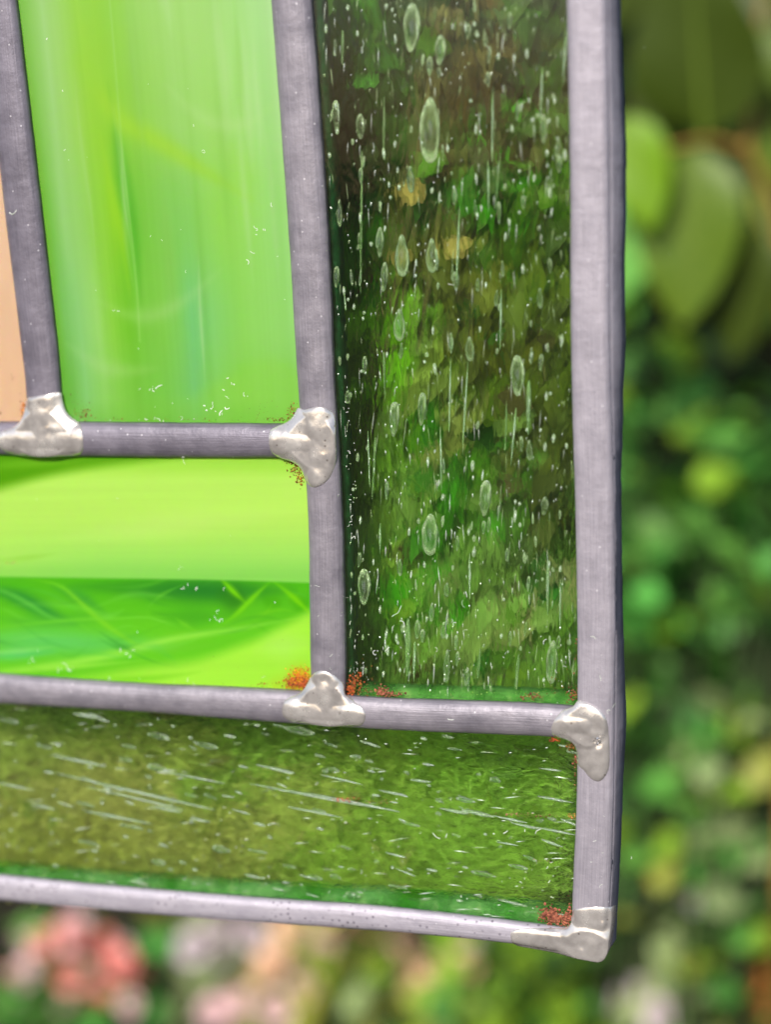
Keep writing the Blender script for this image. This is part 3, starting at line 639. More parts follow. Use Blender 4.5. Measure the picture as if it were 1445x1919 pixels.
for (x, y, L_, w_) in [(16,1352,44,11),(294,1380,50,13),(385,1398,52,12),(558,1370,68,14),(292,1440,46,15),(82,1400,36,8),(430,1380,28,7),(150,1427,125,8),(232,1425,30,9),(240,1399,34,8),(515,1441,85,7),
   (30,1474,90,5),(250,1483,370,7),(250,1495,230,5),(590,1492,290,7),(660,1503,200,5),(220,1532,160,7),(80,1512,62,6),(310,1516,72,6),(245,1550,56,8),(375,1537,46,6),(165,1580,50,8),(485,1545,28,7),(413,1593,42,15),
   (295,1617,34,13),(872,1500,40,10),(925,1465,22,9),(905,1640,52,9),(895,1525,66,9),(660,1678,32,11),(590,1645,32,9),(626,1645,24,8),(1040,1498,70,5),(1045,1558,80,5),(590,1522,120,5),(430,1345,56,8),(735,1486,60,6),
   (640,1461,90,4),(360,1456,150,4),(960,1692,60,6),(985,1548,60,6),(800,1433,20,6),(770,1545,36,6),(745,1662,40,6),(160,1342,60,6),(540,1625,30,7),(620,1445,30,8),(970,1625,40,8),(850,1520,60,7),(955,1535,70,5)]:
    bubble(streaky, x, y, w_, L_, t0+R(random.uniform(-1, 2.5)))
n = 0
while n < 120:
    x = random.uniform(-60, 1078); y = random.uniform(1320, 1740)
    if not (edge(Dd, 1, min(x, 1098), 1)+4 < y < edge(F, 1, x, -1)-4): continue
    L_ = random.choice([8, 10, 14, 18, 24, 30, 44]); bubble(streaky, x, y, random.uniform(3, 6.5), L_, t0+R(random.uniform(-4, 14))); n += 1

def seeds(parent, n, inside, lenf, wf, rotf):
    V, F_ = [], []
    while n:
        x = random.uniform(-70, 1085); y = random.uniform(-60, 1740)
        if not inside(x, y): continue
        n -= 1; L_ = lenf(); w_ = wf(); a = rotf(); dx, dy = math.sin(a), math.cos(a); b0 = len(V); d = random.choice([-.03, -.03, .3, .8])
        for u, v, h in ((0, -.5, 0), (-.5, -.15, 0), (0, -.1, .5), (.5, -.15, 0), (0, .5, 0)):
            V.append(P(x+dx*v*L_-dy*u*w_, y+dy*v*L_+dx*u*w_, -d+h*w_*.1))
        F_ += [(b0, b0+1, b0+2), (b0, b0+2, b0+3), (b0+1, b0+4, b0+2), (b0+2, b0+4, b0+3)]
    tag(obj('seeds', V, F_, M_SPK, parent), kind='stuff')
seeds(seedy, 900, lambda x, y: x > 500 and ok_seedy(x, y) and (random.random() < .75 if y < 700 else True), lambda: random.choice([4, 5, 7, 9, 14, 22, 40]), lambda: random.uniform(1.4, 3.2), lambda: R(random.uniform(-8, 8)))
seeds(streaky, 260, lambda x, y: edge(Dd, 1, min(x, 1098), 1)+3 < y < edge(F, 1, x, -1)-3, lambda: random.choice([5, 8, 12, 20, 34]), lambda: random.uniform(1.1, 2.2), lambda: R(random.uniform(82, 98)))
# ------------------------------------------------------------------ rust crusts, lint and scratches lying on the glass
M_RUST = None
def rust_material():
    m, t, n, l, b = mat('rust')
    at_ = N(t, 'VertexColor', layer_name='tint'); l.new(at_.outputs[0], b.inputs['Base Color']); b.inputs['Roughness'].default_value = .75
    return m
M_RUST = rust_material()
ICO = [(0,0,1),(.894,0,.447),(.276,.851,.447),(-.724,.526,.447),(-.724,-.526,.447),(.276,-.851,.447),(.724,.526,-.447),(-.276,.851,-.447),(-.894,0,-.447),(-.276,-.851,-.447),(.724,-.526,-.447),(0,0,-1)]
ICF = [(0,1,2),(0,2,3),(0,3,4),(0,4,5),(0,5,1),(1,6,2),(2,7,3),(3,8,4),(4,9,5),(5,10,1),(6,7,2),(7,8,3),(8,9,4),(9,10,5),(10,6,1),(11,7,6),(11,8,7),(11,9,8),(11,10,9),(11,6,10)]
def grains(parent, spots, h=0.0):
    """spots: (cx, cy, sx, sy, n, size, colours)"""
    V, F_, K = [], [], []
    for cx, cy, sx, sy, n, size, cols in spots:
        for _ in range(int(n*1.5)):
            x = cx+random.gauss(0, sx); y = cy+random.gauss(0, sy); r = size*random.uniform(.22, .8)*random.choice([1, 1, 1.5]); b0 = len(V)
            c = lin(random.choice(cols))*random.uniform(.4, .85); p = P(x, y, h+r*.03)
            for v in ICO:
                k = random.uniform(.45, 1.5); V.append((p[0]+v[0]*r*k*1e-4, p[1]+v[1]*r*k*.6e-4, p[2]+v[2]*r*k*1e-4)); K.append(c)
            F_ += [tuple(b0+i for i in f) for f in ICF]
    return tag(obj('rust_crust', V, F_, M_RUST, parent, colors=np.array(K)), kind='stuff')
OR = [(240,150,20),(250,180,20),(230,120,20)]; RD = [(190,84,26),(205,100,30),(150,62,22)]; PK = [(168,96,70),(184,108,80),(130,64,44)]; BR = [(120,80,20),(150,100,20)]
grains(lower, [(562,1264,10,8,120,2.0,OR),(550,1279,12,5,130,2.0,RD+OR[2:]),(570,1280,7,6,110,2.2,RD),(490,1283,7,3,14,1.6,BR+RD),(552,880,8,8,34,2.0,BR+[(190,120,20)]),(562,893,5,8,34,2.2,[(200,140,20),(150,80,10)]),(545,865,6,3,16,2,[(120,60,10)]),
   (430,1288,60,2,20,1.2,BR),(15,1055,10,2,14,1.1,[(220,160,90)]),(470,1250,60,30,8,.9,BR)])
grains(upper, [(158,776,7,6,26,1.8,BR+[(190,140,60)]),(150,768,10,14,22,1.3,BR),(548,774,5,8,34,1.8,BR+[(190,130,50)]),(520,786,18,3,30,1.4,BR),(500,765,20,10,14,1.0,BR),(300,786,110,2,40,1.1,BR)])
grains(peach, [(45,765,2.5,6,30,2.2,[(240,160,80),(230,140,60)]),(43,778,4,6,20,1.6,[(240,170,100)]),(40,760,3,20,8,1.3,BR),(24,708,2,3,5,1.6,[(110,80,60)]),(2,775,1,1,3,1.6,[(120,90,60)]),(20,720,20,40,10,.9,[(150,110,80)])])
grains(seedy, [(664,1280,8,8,66,2.4,RD+BR),(658,1292,5,6,54,2.6,RD),(718,1296,7,5,54,2.6,PK),(735,1300,12,3,42,2.2,PK),(700,1296,14,5,30,1.8,BR+[(150,140,40)]),(995,1305,12,3,36,2,PK+BR),(1075,1300,5,7,36,2.2,PK+BR),(1079,1240,2,24,8,1.5,PK),
   (1050,1285,22,12,36,1.3,BR+[(140,150,70)]),(860,1300,160,3,48,1.2,[(150,190,80),(170,200,110)]),(680,1270,20,14,36,1.3,BR)])
grains(streaky, [(1030,1712,10,7,144,2.8,PK),(1045,1722,10,5,96,2.6,PK),(1064,1718,5,7,72,2.6,PK),(1068,1700,2,10,24,2,PK),(1040,1386,7,2,30,2.2,RD),(1068,1398,7,4,30,2,BR),(1078,1420,2,6,18,2.0,PK),(1079,1450,2,16,9,1.6,PK+BR),
   (648,1497,12,2,24,1.8,[(230,120,80)]),(700,1502,24,2,18,1.3,[(220,140,100)]),(960,1524,14,1.5,18,1.6,[(200,140,110)]),(1010,1528,20,2,24,1.4,[(150,90,60)]),(1074,1528,5,3,18,2,[(210,150,70)]),(1015,1612,10,3,8,1.3,[(210,150,120)])])
M_LINT = simple('white_lint', (.8, .82, .8), (.5, .6, .45), .6, 900)
def fibres(parent, spots, name='white_lint', hgt=.03, hfun=None):
    V, F_ = [], []
    def tube(pts, r):
        b0 = len(V)
        for i, (x, y) in enumerate(pts):
            a = pts[min(i+1, len(pts)-1)]; b = pts[max(i-1, 0)]; dx, dy = a[0]-b[0], a[1]-b[1]; L_ = math.hypot(dx, dy)+1e-6; nx, ny = -dy/L_*r, dx/L_*r
            h = hgt+(hfun(x, y) if hfun else 0)
            V.append(P(x+nx, y+ny, h)); V.append(P(x, y, h+r*.1)); V.append(P(x-nx, y-ny, h))
        for i in range(len(pts)-1):
            for k in range(2): a = b0+i*3+k; F_.append((a, a+1, a+4, a+3))
    for cx, cy, sx, sy, n, L_, r in spots:
        for _ in range(max(1, int(n*.42))):
            x = cx+random.gauss(0, sx); y = cy+random.gauss(0, sy); a = random.uniform(0, 6.28); pts = [(x, y)]; ta = random.uniform(-.7, .7)
            LL = L_*random.choice([.3, .5, .7, 1.2, 1.9])
            for _k in range(5): a += ta+random.gauss(0, .25); x += math.cos(a)*LL/5*random.uniform(.5, 1.3); y += math.sin(a)*LL/5; pts.append((x, y))
            tube(pts, r*random.uniform(.3, .8))
    return tag(obj(name, V, F_, M_LINT, parent), kind='stuff')
fibres(upper, [(288,732,7,4,16,7,1.0),(405,768,11,5,22,9,1.0),(428,722,6,10,14,7,.9),(260,728,6,5,4,5,1),(485,430,9,6,14,8,.9),(310,755,20,8,8,6,.7),(178,543,4,3,4,5,1),(217,580,6,4,6,5,.8),(300,784,120,3,26,6,.8),(130,300,8,12,6,7,.7),(390,290,8,8,4,9,.5),
   (470,470,10,10,6,6,.8),(280,450,3,5,3,6,.9),(88,80,2,3,3,5,1),(115,165,2,4,2,8,.8),(330,400,140,220,26,4,.5),(460,735,5,4,5,5,.9),(520,500,6,60,8,5,.6)])
fibres(lower, [(350,1098,14,5,14,8,.8),(240,1228,5,8,10,12,.8),(125,1251,14,1.5,16,8,.9),(412,1160,6,3,14,6,.9),(408,1146,5,5,5,6,.7),(60,1228,18,6,9,7,.6),(300,1277,160,5,28,5,.6),(513,1130,1,1,3,4,1.2),(345,1065,8,4,6,7,.6),(253,1182,3,3,4,5,.8),(420,1104,3,3,3,7,.9),(300,1000,160,60,10,4,.45),(70,935,3,3,3,6,.5)])
fibres(seedy, [(720,1222,20,4,16,7,.8),(744,1162,10,5,5,16,.9),(870,1120,8,5,5,9,.7),(970,1000,9,4,6,9,.8),(860,1210,40,30,26,7,.6),(1000,1230,30,20,12,8,.6),(1055,1250,10,30,22,5,.6),(855,985,14,3,4,14,.7),(840,530,3,1,3,7,.8),(660,980,4,120,40,4,.7),(650,780,3,60,24,4,.7),(680,1250,20,20,30,4,.6),(850,700,170,420,60,4,.45)])
fibres(streaky, [(820,1563,8,5,7,12,.9),(990,1560,6,4,5,8,.9),(937,1562,10,4,6,12,.8),(592,1470,4,4,5,7,.9),(648,1535,3,4,4,5,.9),(510,1640,5,2,6,6,.8),(870,1680,4,3,5,8,.9),(1028,1615,8,5,7,6,.8),(1050,1560,8,8,6,8,.7),(1030,1400,3,3,3,8,.9),(60,1590,60,50,20,5,.5),(600,1560,300,80,70,5,.5),(980,1640,60,40,24,6,.6)])
allc = [A, B, Cc, Dd, E, F]
def came_h(x, y): return float(max(c.height(np.array([x]), np.array([y]))[0] for c in allc))
fibres(panel, [(608,1088,8,12,3,26,.55),(640,1110,4,16,3,22,.5),(605,1150,3,3,2,18,.5),(20,400,10,2,3,18,.9),(1120,1620,8,24,5,7,.5),(1128,1660,8,8,3,8,.5),(840,1338,8,3,3,12,.7),(540,1322,10,6,3,16,.6),(630,1225,6,12,6,14,.5),(1120,1300,12,200,14,6,.5),(335,857,12,1,8,8,.7),(1150,1330,2,16,5,12,.6)], name='scratches', hgt=.03, hfun=came_h)

# ------------------------------------------------------------------ leaves and plants
def leaf_mesh(name, shape, nu=10, nv=6, fold=.18, curl=.25, wav=.05, m=None):
    """unit leaf: base at origin, tip at +Y; width from shape(t)"""
    V, F_ = [], []
    for i in range(nu+1):
        t = i/nu; wd = shape(t)
        for j in range(nv+1):
            s = -1+2*j/nv; x = s*wd
            V.append((x, t, fold*abs(s)*wd*1.2-curl*t*t+wav*math.sin(t*9+s*2)*abs(s)))
    for i in range(nu):
        for j in range(nv): a = i*(nv+1)+j; F_.append((a, a+1, a+nv+2, a+nv+1))
    me = bpy.data.meshes.new(name); me.from_pydata(V, [], F_); me.update(); me.polygons.foreach_set('use_smooth', [True]*len(me.polygons))
    if m: me.materials.append(m)
    return me
ovate = lambda t: .36*math.sin(math.pi*min(1, t**.75))**.8+.004
lance = lambda t: .16*math.sin(math.pi*t**.8)+.004
rnd_ = lambda t: .46*math.sqrt(max(0, 1-(2*t-1)**2))+.004
def petal(t): return .40*math.sin(math.pi*(.08+.9*t)**1.6)**.7+.01
def ivy(t): return (.42*math.sin(math.pi*min(1, t**.6))**.7)*(1+.25*math.cos(t*14))+.004
def put(me, name, parent, p, size, yaw, pitch, roll, wx=1):
    o = bpy.data.objects.new(name, me); C.objects.link(o); o.parent = parent
    o.location = Vector(p)-parent.location; o.rotation_euler = (pitch, roll, yaw); o.scale = (size*wx, size, size); return o
def face_dir(tip_px, n_tilt=(0, 0)):
    """rotation with the leaf's tip pointing along (dx, dy) as seen from the front and its face towards -Y"""
    a = math.atan2(tip_px[0], -tip_px[1])            # 0 = up
    M_ = Matrix.Rotation(a, 4, 'Y') @ Matrix.Rotation(R(90), 4, 'X')
    return (Matrix.Rotation(n_tilt[0], 4, 'X') @ Matrix.Rotation(n_tilt[1], 4, 'Z') @ M_).to_euler()
def stems_mesh(name, paths, r, m, parent, off=None):
    V, F_ = [], []; off = np.array(parent.location)
    for pts, rr in paths:
        pts = [np.array(p) for p in pts]; b0 = len(V); n = len(pts)
        for i, p in enumerate(pts):
            T = Vector(pts[min(i+1, n-1)]-pts[max(i-1, 0)]).normalized(); s = T.cross(Vector((0, 1, .1))).normalized(); u = T.cross(s); q = rr*(1-.6*i/max(n-1, 1))
            for k in range(6): a = k*math.pi/3; V.append(p-off+np.array(s*math.cos(a)*q+u*math.sin(a)*q))
        for i in range(n-1):
            for k in range(6): a = b0+i*6+k; b = b0+i*6+(k+1) % 6; F_.append((a, b, b+6, a+6))
    return obj(name, V, F_, m, parent)
M_STEM = simple('green_stem', (.02, .04, .01), (.04, .055, .02), .7, 80)
M_WOOD = simple('bark', (.10, .075, .05), (.20, .15, .11), .85, 300)
def leafmat(name, c1, c2, rnd=.45, rough=.45, tr=.25): return simple(name, c1, c2, rough, 25, tr, rnd=rnd)
LG = leafmat('mid_green_leaf', (.06, .22, .035), (.14, .38, .065), .6)
LD = leafmat('dark_green_leaf', (.014, .055, .008), (.03, .10, .014))
LB = leafmat('bright_green_leaf', (.17, .34, .02), (.26, .42, .04))
LP = leafmat('pale_green_leaf', (.22, .33, .12), (.42, .50, .22), .3)
LY = leafmat('yellow_green_leaf', (.30, .38, .06), (.40, .40, .08), .3)
LO = leafmat('olive_leaf', (.038, .062, .006), (.06, .095, .009), .2)
LBR = leafmat('brown_leaf', (.09, .06, .025), (.15, .10, .045), .4, .7)
LTAN = leafmat('tan_leaf', (.55, .34, .17), (.66, .44, .26), .15, .7)
PINK = leafmat('pink_petal', (.80, .24, .20), (.86, .42, .36), .25, .6)
ROSE = leafmat('rose_petal', (.80, .54, .56), (.88, .70, .68), .2, .6)
PEACH = leafmat('peach_petal', (.82, .50, .32), (.88, .68, .50), .2, .6)
LILAC = leafmat('lilac_petal', (.60, .50, .56), (.74, .66, .68), .2, .6)
ORNG = leafmat('orange_petal', (.75, .28, .07), (.85, .42, .13), .15, .6)
REDM = leafmat('red_leaf', (.28, .05, .02), (.36, .09, .03), .2, .6)
me_ov = {k: leaf_mesh('leaf', ovate, m=k) for k in (LG, LD, LB, LP, LY, LO, LBR, LTAN, REDM)}
me_rd = {k: leaf_mesh('leaf', rnd_, m=k) for k in (LG, LD, LB, LP, LY)}
me_ln = {k: leaf_mesh('leaf', lance, m=k) for k in (LG, LD, LB, LP, LY, LBR)}
me_iv = {k: leaf_mesh('leaf', ivy, nu=12, m=k) for k in (LG, LD, LB, LBR, LTAN, LO)}
me_pt = {k: leaf_mesh('petal', petal, nu=6, nv=4, curl=-.3, m=k) for k in (PINK, ROSE, PEACH, LILAC, ORNG)}

def shrub(name, label, cat, cx, cy, rx, ry, depth, dr, nleaf, size, meshes, ground_px=None, group=None, top=None):
    """a plant filling an ellipse of the view (pixels) at some distance (m) behind the panel"""
    base = at(cx, cy, depth); gz = top if top is not None else -.8
    root = empty(name, (base[0], base[1], gz), label=label, cat=cat, group=group)
    paths = []; nst = max(5, nleaf//9); tips = []
    for _ in range(nst):
        a = random.uniform(0, 6.28); r = math.sqrt(random.random()); p = at(cx+rx*r*math.cos(a), cy+ry*r*math.sin(a), depth+random.uniform(-dr, dr))
        b = np.array([base[0]+random.gauss(0, .01), base[1]+random.gauss(0, .02), gz]); mid = b*.45+p*.55+rng.normal(0, .012, 3); tips.append((p, mid))
        paths.append(([b, b*.7+mid*.3+rng.normal(0, .006, 3), mid, mid*.4+p*.6+rng.normal(0, .005, 3), p], .0035))
    stems_mesh('stem', paths, 0, M_STEM if top is None else M_WOOD, root)
    ks = [m_ for m_, wt in meshes for _ in range(wt)]
    for i in range(nleaf):
        p, mid = random.choice(tips); t = random.random()**.5; q = mid*(1-t)+p*t if i % 2 else p+rng.normal(0, size*.8, 3)
        put(random.choice(ks), 'leaf', root, q, size*random.uniform(.7, 1.25), random.uniform(0, 6.28), random.uniform(-.3, 1.3), random.uniform(-.6, .6))
    return root
# shrubs right of and below the panel, well behind it
shrub('garden_shrub', 'mid green rounded shrub blurred beside the middle of the right border', 'shrub', 1230, 1000, 125, 330, .85, .08, 190, .029, [(me_rd[LG], 4), (me_ov[LG], 3), (me_rd[LB], 1)])
shrub('garden_shrub', 'green shrub at the right edge of the view below the large drooping leaves', 'shrub', 1430, 900, 85, 250, .80, .08, 150, .030, [(me_rd[LG], 4), (me_ov[LG], 2), (me_rd[LB], 1)])
shrub('leafy_bush', 'blurred green bush behind the lower part of the right border', 'bush', 1240, 1330, 95, 130, .95, .08, 90, .030, [(me_rd[LG], 4), (me_rd[LD], 2)])
shrub('variegated_shrub', 'pale cream and green variegated shrub at the lower right', 'shrub', 1345, 1600, 105, 210, .80, .08, 240, .028, [(me_rd[LP], 3), (me_rd[LG], 3), (me_ov[LY], 1), (me_rd[LB], 1)])
shrub('leafy_bush', 'darker green bush at the far lower right corner', 'bush', 1450, 1480, 80, 250, 1.0, .06, 110, .034, [(me_rd[LG], 3), (me_rd[LD], 3), (me_ov[LB], 1)])
shrub('low_bush', 'bright green low bush just below the soldered corner', 'bush', 1010, 1850, 150, 85, .80, .06, 190, .028, [(me_rd[LG], 3), (me_rd[LB], 3), (me_ov[LD], 2)])
shrub('low_bush', 'dull green low bush under the bottom border between the flowers', 'bush', 330, 1860, 400, 110, 1.0, .08, 290, .034, [(me_rd[LG], 4), (me_ov[LD], 1), (me_ov[LY], 3), (me_ov[LP], 3)])
shrub('low_bush', 'mixed green and straw low bush below the middle of the border', 'bush', 720, 1880, 190, 100, .9, .06, 180, .036, [(me_rd[LY], 2), (me_rd[LG], 3), (me_ov[LB], 2), (me_ov[LP], 3)])

# the plant with large leaves, upper right
pl = at(1330, 600, 0.64); big_p = empty('large_leaved_plant', (pl[0]+.05, pl[1]+.03, -.8), label='plant with large drooping olive green leaves at the upper right', cat='plant')
o_ = np.array(big_p.location)
stems_mesh('stem', [([o_, at(1500, 900, 0.67), at(1460, 400, 0.66), at(1400, 280, 0.65), at(1330, 262, 0.64), at(1225, 285, 0.63)], .0035), ([at(1400, 280, 0.65), at(1420, 100, 0.67), at(1440, -80, 0.67)], .003)], 0, simple('ochre_stem', (.20, .12, .02), (.26, .16, .03), .6, 80), big_p)
def big_leaf(px, py, L_px, tip, wx, m, d=0.64, tilt=(0, 0), label=None):
    p = at(px, py, d); o = bpy.data.objects.new('leaf', me_ov[m]); C.objects.link(o); o.parent = big_p
    sz = L_px*1e-4*(D+d)/D; o.location = Vector(p)-big_p.location; o.rotation_euler = face_dir(tip, tilt); o.scale = (sz*wx, sz, sz*.5)
    V, F_ = [], []                                    # midrib
    for i in range(9):
        t = i/8; z = -.25*t*t+.012
        for s_ in (-1, 0, 1): V.append((s_*.03*(1-t*.7)/wx, t*.97, z+(.015 if s_ == 0 else -.03)))
    for i in range(8):
        for k in range(2): a = i*3+k; F_.append((a, a+1, a+4, a+3))
    obj('midrib', V, F_, LRIB, o)
    if label: o['label'] = label
LY2 = leafmat('lime_olive_leaf', (.11, .24, .005), (.17, .32, .01), .1); me_ov[LY2] = leaf_mesh('leaf', ovate, m=LY2)
LY3 = leafmat('lit_olive_leaf', (.06, .13, .01), (.13, .20, .015), .1); me_ov[LY3] = leaf_mesh('leaf', ovate, m=LY3)  # lighter copy of the olive leaf, sunlight put into its colour
LRIB = leafmat('leaf_rib', (.12, .19, .02), (.16, .24, .03), .1)
big_leaf(1320, 255, 330, (-6, -100), 1.0, LO, 0.64, (R(20), 0))
big_leaf(1345, 262, 300, (60, 20), 1.1, LO, 0.66)
big_leaf(1310, 272, 330, (-6, 100), .8, LY3, 0.64, (R(-8), 0))
big_leaf(1240, 270, 360, (-40, 100), .7, LG, 0.66, (R(-10), R(10)))
big_leaf(1175, 215, 215, (25, 95), .8, LY2, 0.62, (R(-10), 0))
big_leaf(1420, 285, 300, (45, 100), .9, LO, 0.68); big_leaf(1225, 300, 330, (-25, 100), .55, LY2, 0.67, (R(-12), R(-10)))
big_leaf(1500, 180, 300, (-40, -100), .9, LO, 0.70)
big_leaf(1350, 290, 300, (30, 100), .55, LY, 0.67, (R(-5), R(-15)))
big_leaf(1240, -160, 230, (-50, 90), .9, LO, 0.68)

big_leaf(1390, 40, 300, (30, 100), .75, LY3, .66, (R(-10), R(12)), 'pointed lit leaf near the top edge'); big_leaf(1200, 120, 190, (35, 90), .7, LO, .67)
big_leaf(1440, 420, 260, (-25, 100), .7, LO, .66)
# flowers below
def flower_plant(label, cx, cy, spots, depth, mesh, size, leafm, group='flowering plants below the panel'):
    b = at(cx, cy, depth); root = empty('flowering_plant', (b[0], b[1]+.02, -.8), label=label, cat='flowering plant', group=group); paths = []
    for (x, y, s) in spots:
        p = at(x, y, depth+random.uniform(-.03, .03)); b0 = np.array(root.location)+rng.normal(0, .01, 3)*np.array([1, 1, 0])
        paths.append(([b0, b0*.5+p*.5+rng.normal(0, .01, 3), p], .0025))
        f = empty('flower', Vector(p)-root.location); f.parent = root; f.rotation_euler = (R(50+random.uniform(-25, 25)), random.uniform(-.4, .4), random.uniform(-.5, .5))
        me = mesh if not isinstance(mesh, list) else random.choice(mesh)
        for lay, (k, tl, sc) in enumerate(((7, .25, 1), (6, .7, .8), (4, 1.1, .55))):
            for i in range(k):
                o = bpy.data.objects.new('petal', me); C.objects.link(o); o.parent = f
                o.rotation_euler = (Matrix.Rotation(i*6.283/k+lay*.4, 4, 'Z') @ Matrix.Rotation(tl, 4, 'X')).to_euler(); o.scale = (size*s*sc,)*3
    stems_mesh('stem', paths, 0, M_STEM, root)
    for i in range(70):
        pts = random.choice(paths)[0]; t = random.uniform(.6, 1.0); q = pts[1]*(1-t)+pts[2]*t+rng.normal(0, .012, 3)
        put(me_ov[leafm], 'leaf', root, q, .032*random.uniform(.7, 1.2), random.uniform(0, 6.28), random.uniform(0, 1.2), random.uniform(-.5, .5))
    return root
def scatter(cx, cy, rx, ry, n, s0=.8, s1=1.2):
    return [(cx+random.uniform(-rx, rx), cy+random.uniform(-ry, ry), random.uniform(s0, s1)) for _ in range(n)]
flower_plant('plant with salmon pink flowers at the lower left under the bottom border', 130, 1840, scatter(140,1770,100,40,16)+scatter(110,1860,110,45,20)+scatter(210,1820,60,60,10), .85, [me_pt[PINK], me_pt[ROSE]], .012, LG, )
flower_plant('plant with rose and lilac flowers left of the middle under the bottom border', 380, 1850, scatter(385,1800,25,60,6)+scatter(440,1750,60,12,4), .90, [me_pt[LILAC], me_pt[ROSE]], .015, LP)
flower_plant('plant with peach flowers under the middle of the bottom border', 560, 1850, scatter(510,1825,45,30,8)+scatter(600,1800,70,50,9)+scatter(730,1830,60,50,8)+scatter(620,1745,80,14,6), .88, [me_pt[PEACH], me_pt[PEACH], me_pt[ROSE]], .013, LY)
flower_plant('plant with one pale lilac flower head next to the soldered corner piece', 930, 1850, [(925,1785,1.2),(945,1795,1.0),(910,1778,.9)], .9, [me_pt[LILAC]], .016, LB)
flower_plant('plant with orange flowers at the extreme lower right corner of the view', 1425, 1850, [(1425,1820,1.3),(1440,1860,1.2),(1410,1835,1.1),(1440,1800,1)], .80, me_pt[ORNG], .017, LG)
flower_plant('plant with greyish blush flower heads under the lower right shrub', 1200, 1890, scatter(1200,1890,60,25,7)+[(1390,1640,.8),(1310,1690,.8),(1410,1700,.7)], .82, me_pt[LILAC], .015, LP)
flower_plant('plant with cream and peach flowers between the peach flowers and the lilac head', 820, 1850, scatter(820,1850,60,40,12)+scatter(460,1880,70,25,8), .86, [me_pt[PEACH], me_pt[ROSE]], .013, LY)
rp = at(1165, 1815, .95); red = empty('red_leaved_plant', (rp[0], rp[1], -.8), label='small plant with dark red leaves beside the soldered corner', cat='plant')
stems_mesh('stem', [([np.array(red.location), rp], .003)], 0, M_STEM, red)
for i in range(26): put(me_ov[REDM], 'leaf', red, rp+rng.normal(0, .011, 3)*np.array([1, 1, 1.6]), .032, random.uniform(0, 6.28), random.uniform(.2, 1.4), 0)

# ------------------------------------------------------------------ greenery close behind the clear panes
def behind(name, label, cat, region, depth, dr, n, size, meshes, top_px):
    b = at(*top_px, depth); root = empty(name, b, label=label, cat=cat)
    ks = [] if callable(meshes) else [m_ for m_, wt in meshes for _ in range(wt)]; tips = []; paths = []
    x0, y0, x1, y1 = region
    for k in range(14):
        x = random.uniform(x0, x1); y = random.uniform(y0, y1); p = at(x, y, depth+random.uniform(-dr, dr)); mid = at((x+top_px[0])/2+random.uniform(-30, 30), (y+top_px[1])/2, depth+dr*random.uniform(-.3, 1)); paths.append(([b, mid, p], .0012 if name == 'ivy_branch' else .0004)); tips.append(p)
    stems_mesh('twig', paths, 0, M_WOOD if name == 'ivy_branch' else NG, root)
    for i in range(n):
        x = random.uniform(x0, x1); y = random.uniform(y0, y1); dd = depth+random.uniform(-dr, dr)
        m_ = meshes(x, y) if callable(meshes) else random.choice(ks)
        o = put(m_, 'leaf', root, at(x, y, dd), size*random.uniform(.6, 1.3), 0, 0, 0)
        o.rotation_euler = face_dir((random.uniform(-1, -.2) if x > 990 else random.uniform(-1, 1), random.uniform(-1, -.4) if y > 1530 else random.uniform(-.3, 1)), (random.uniform(-.7, .5), random.uniform(-.6, .6)))
    return root
NG = leafmat('fresh_leaf', (.07, .17, .015), (.14, .27, .04), .35); NO = leafmat('grey_green_leaf', (.16, .24, .08), (.26, .36, .14), .3)
NS = leafmat('straw', (.34, .30, .13), (.46, .40, .20), .35); NB = leafmat('dry_brown_leaf', (.07, .05, .028), (.12, .09, .055), .4, .7); NL = leafmat('moss_leaf', (.22, .36, .04), (.30, .44, .07), .3)
for k in (NG, NO, NB, NL): me_iv[k] = leaf_mesh('leaf', ivy, nu=12, m=k)
for k in (NG, NS, NB, NL): me_ln[k] = leaf_mesh('leaf', lance, m=k)
def mix_r(x, y):
    """which leaf grows where behind the upright seedy pane"""
    I = lambda *a: [me_iv[k] for k in a]
    if y < 230: return random.choice(I(LD, LD, LD, LG, LG, NG)+(I(NB)*7+I(LBR)*2 if x > 870 and y > 30 else []))
    if y < 560: return random.choice(I(NG, LG, LG, LD, LD, NG)+I(NB, LBR)*(3 if x < 930 else 1)+(I(NG, NL, NG) if x > 930 else []))
    if y < 900: return random.choice(I(NO, NG, NG, LG, LG, NB, NO)+(I(LD, LBR, NB, LD) if x > 930 else I(NL)))
    return random.choice(I(NO, NO, NO, NG, NL, NB, NG)+(I(LD, LG) if x > 900 else []))
def mix_l(x, y):
    q = lambda *a: [me_ln[k] for k in a]
    return random.choice(q(NG, NG, NL, NS)+(q(NB, NB, NS, LBR) if x < 520 else q(NL, NG)))
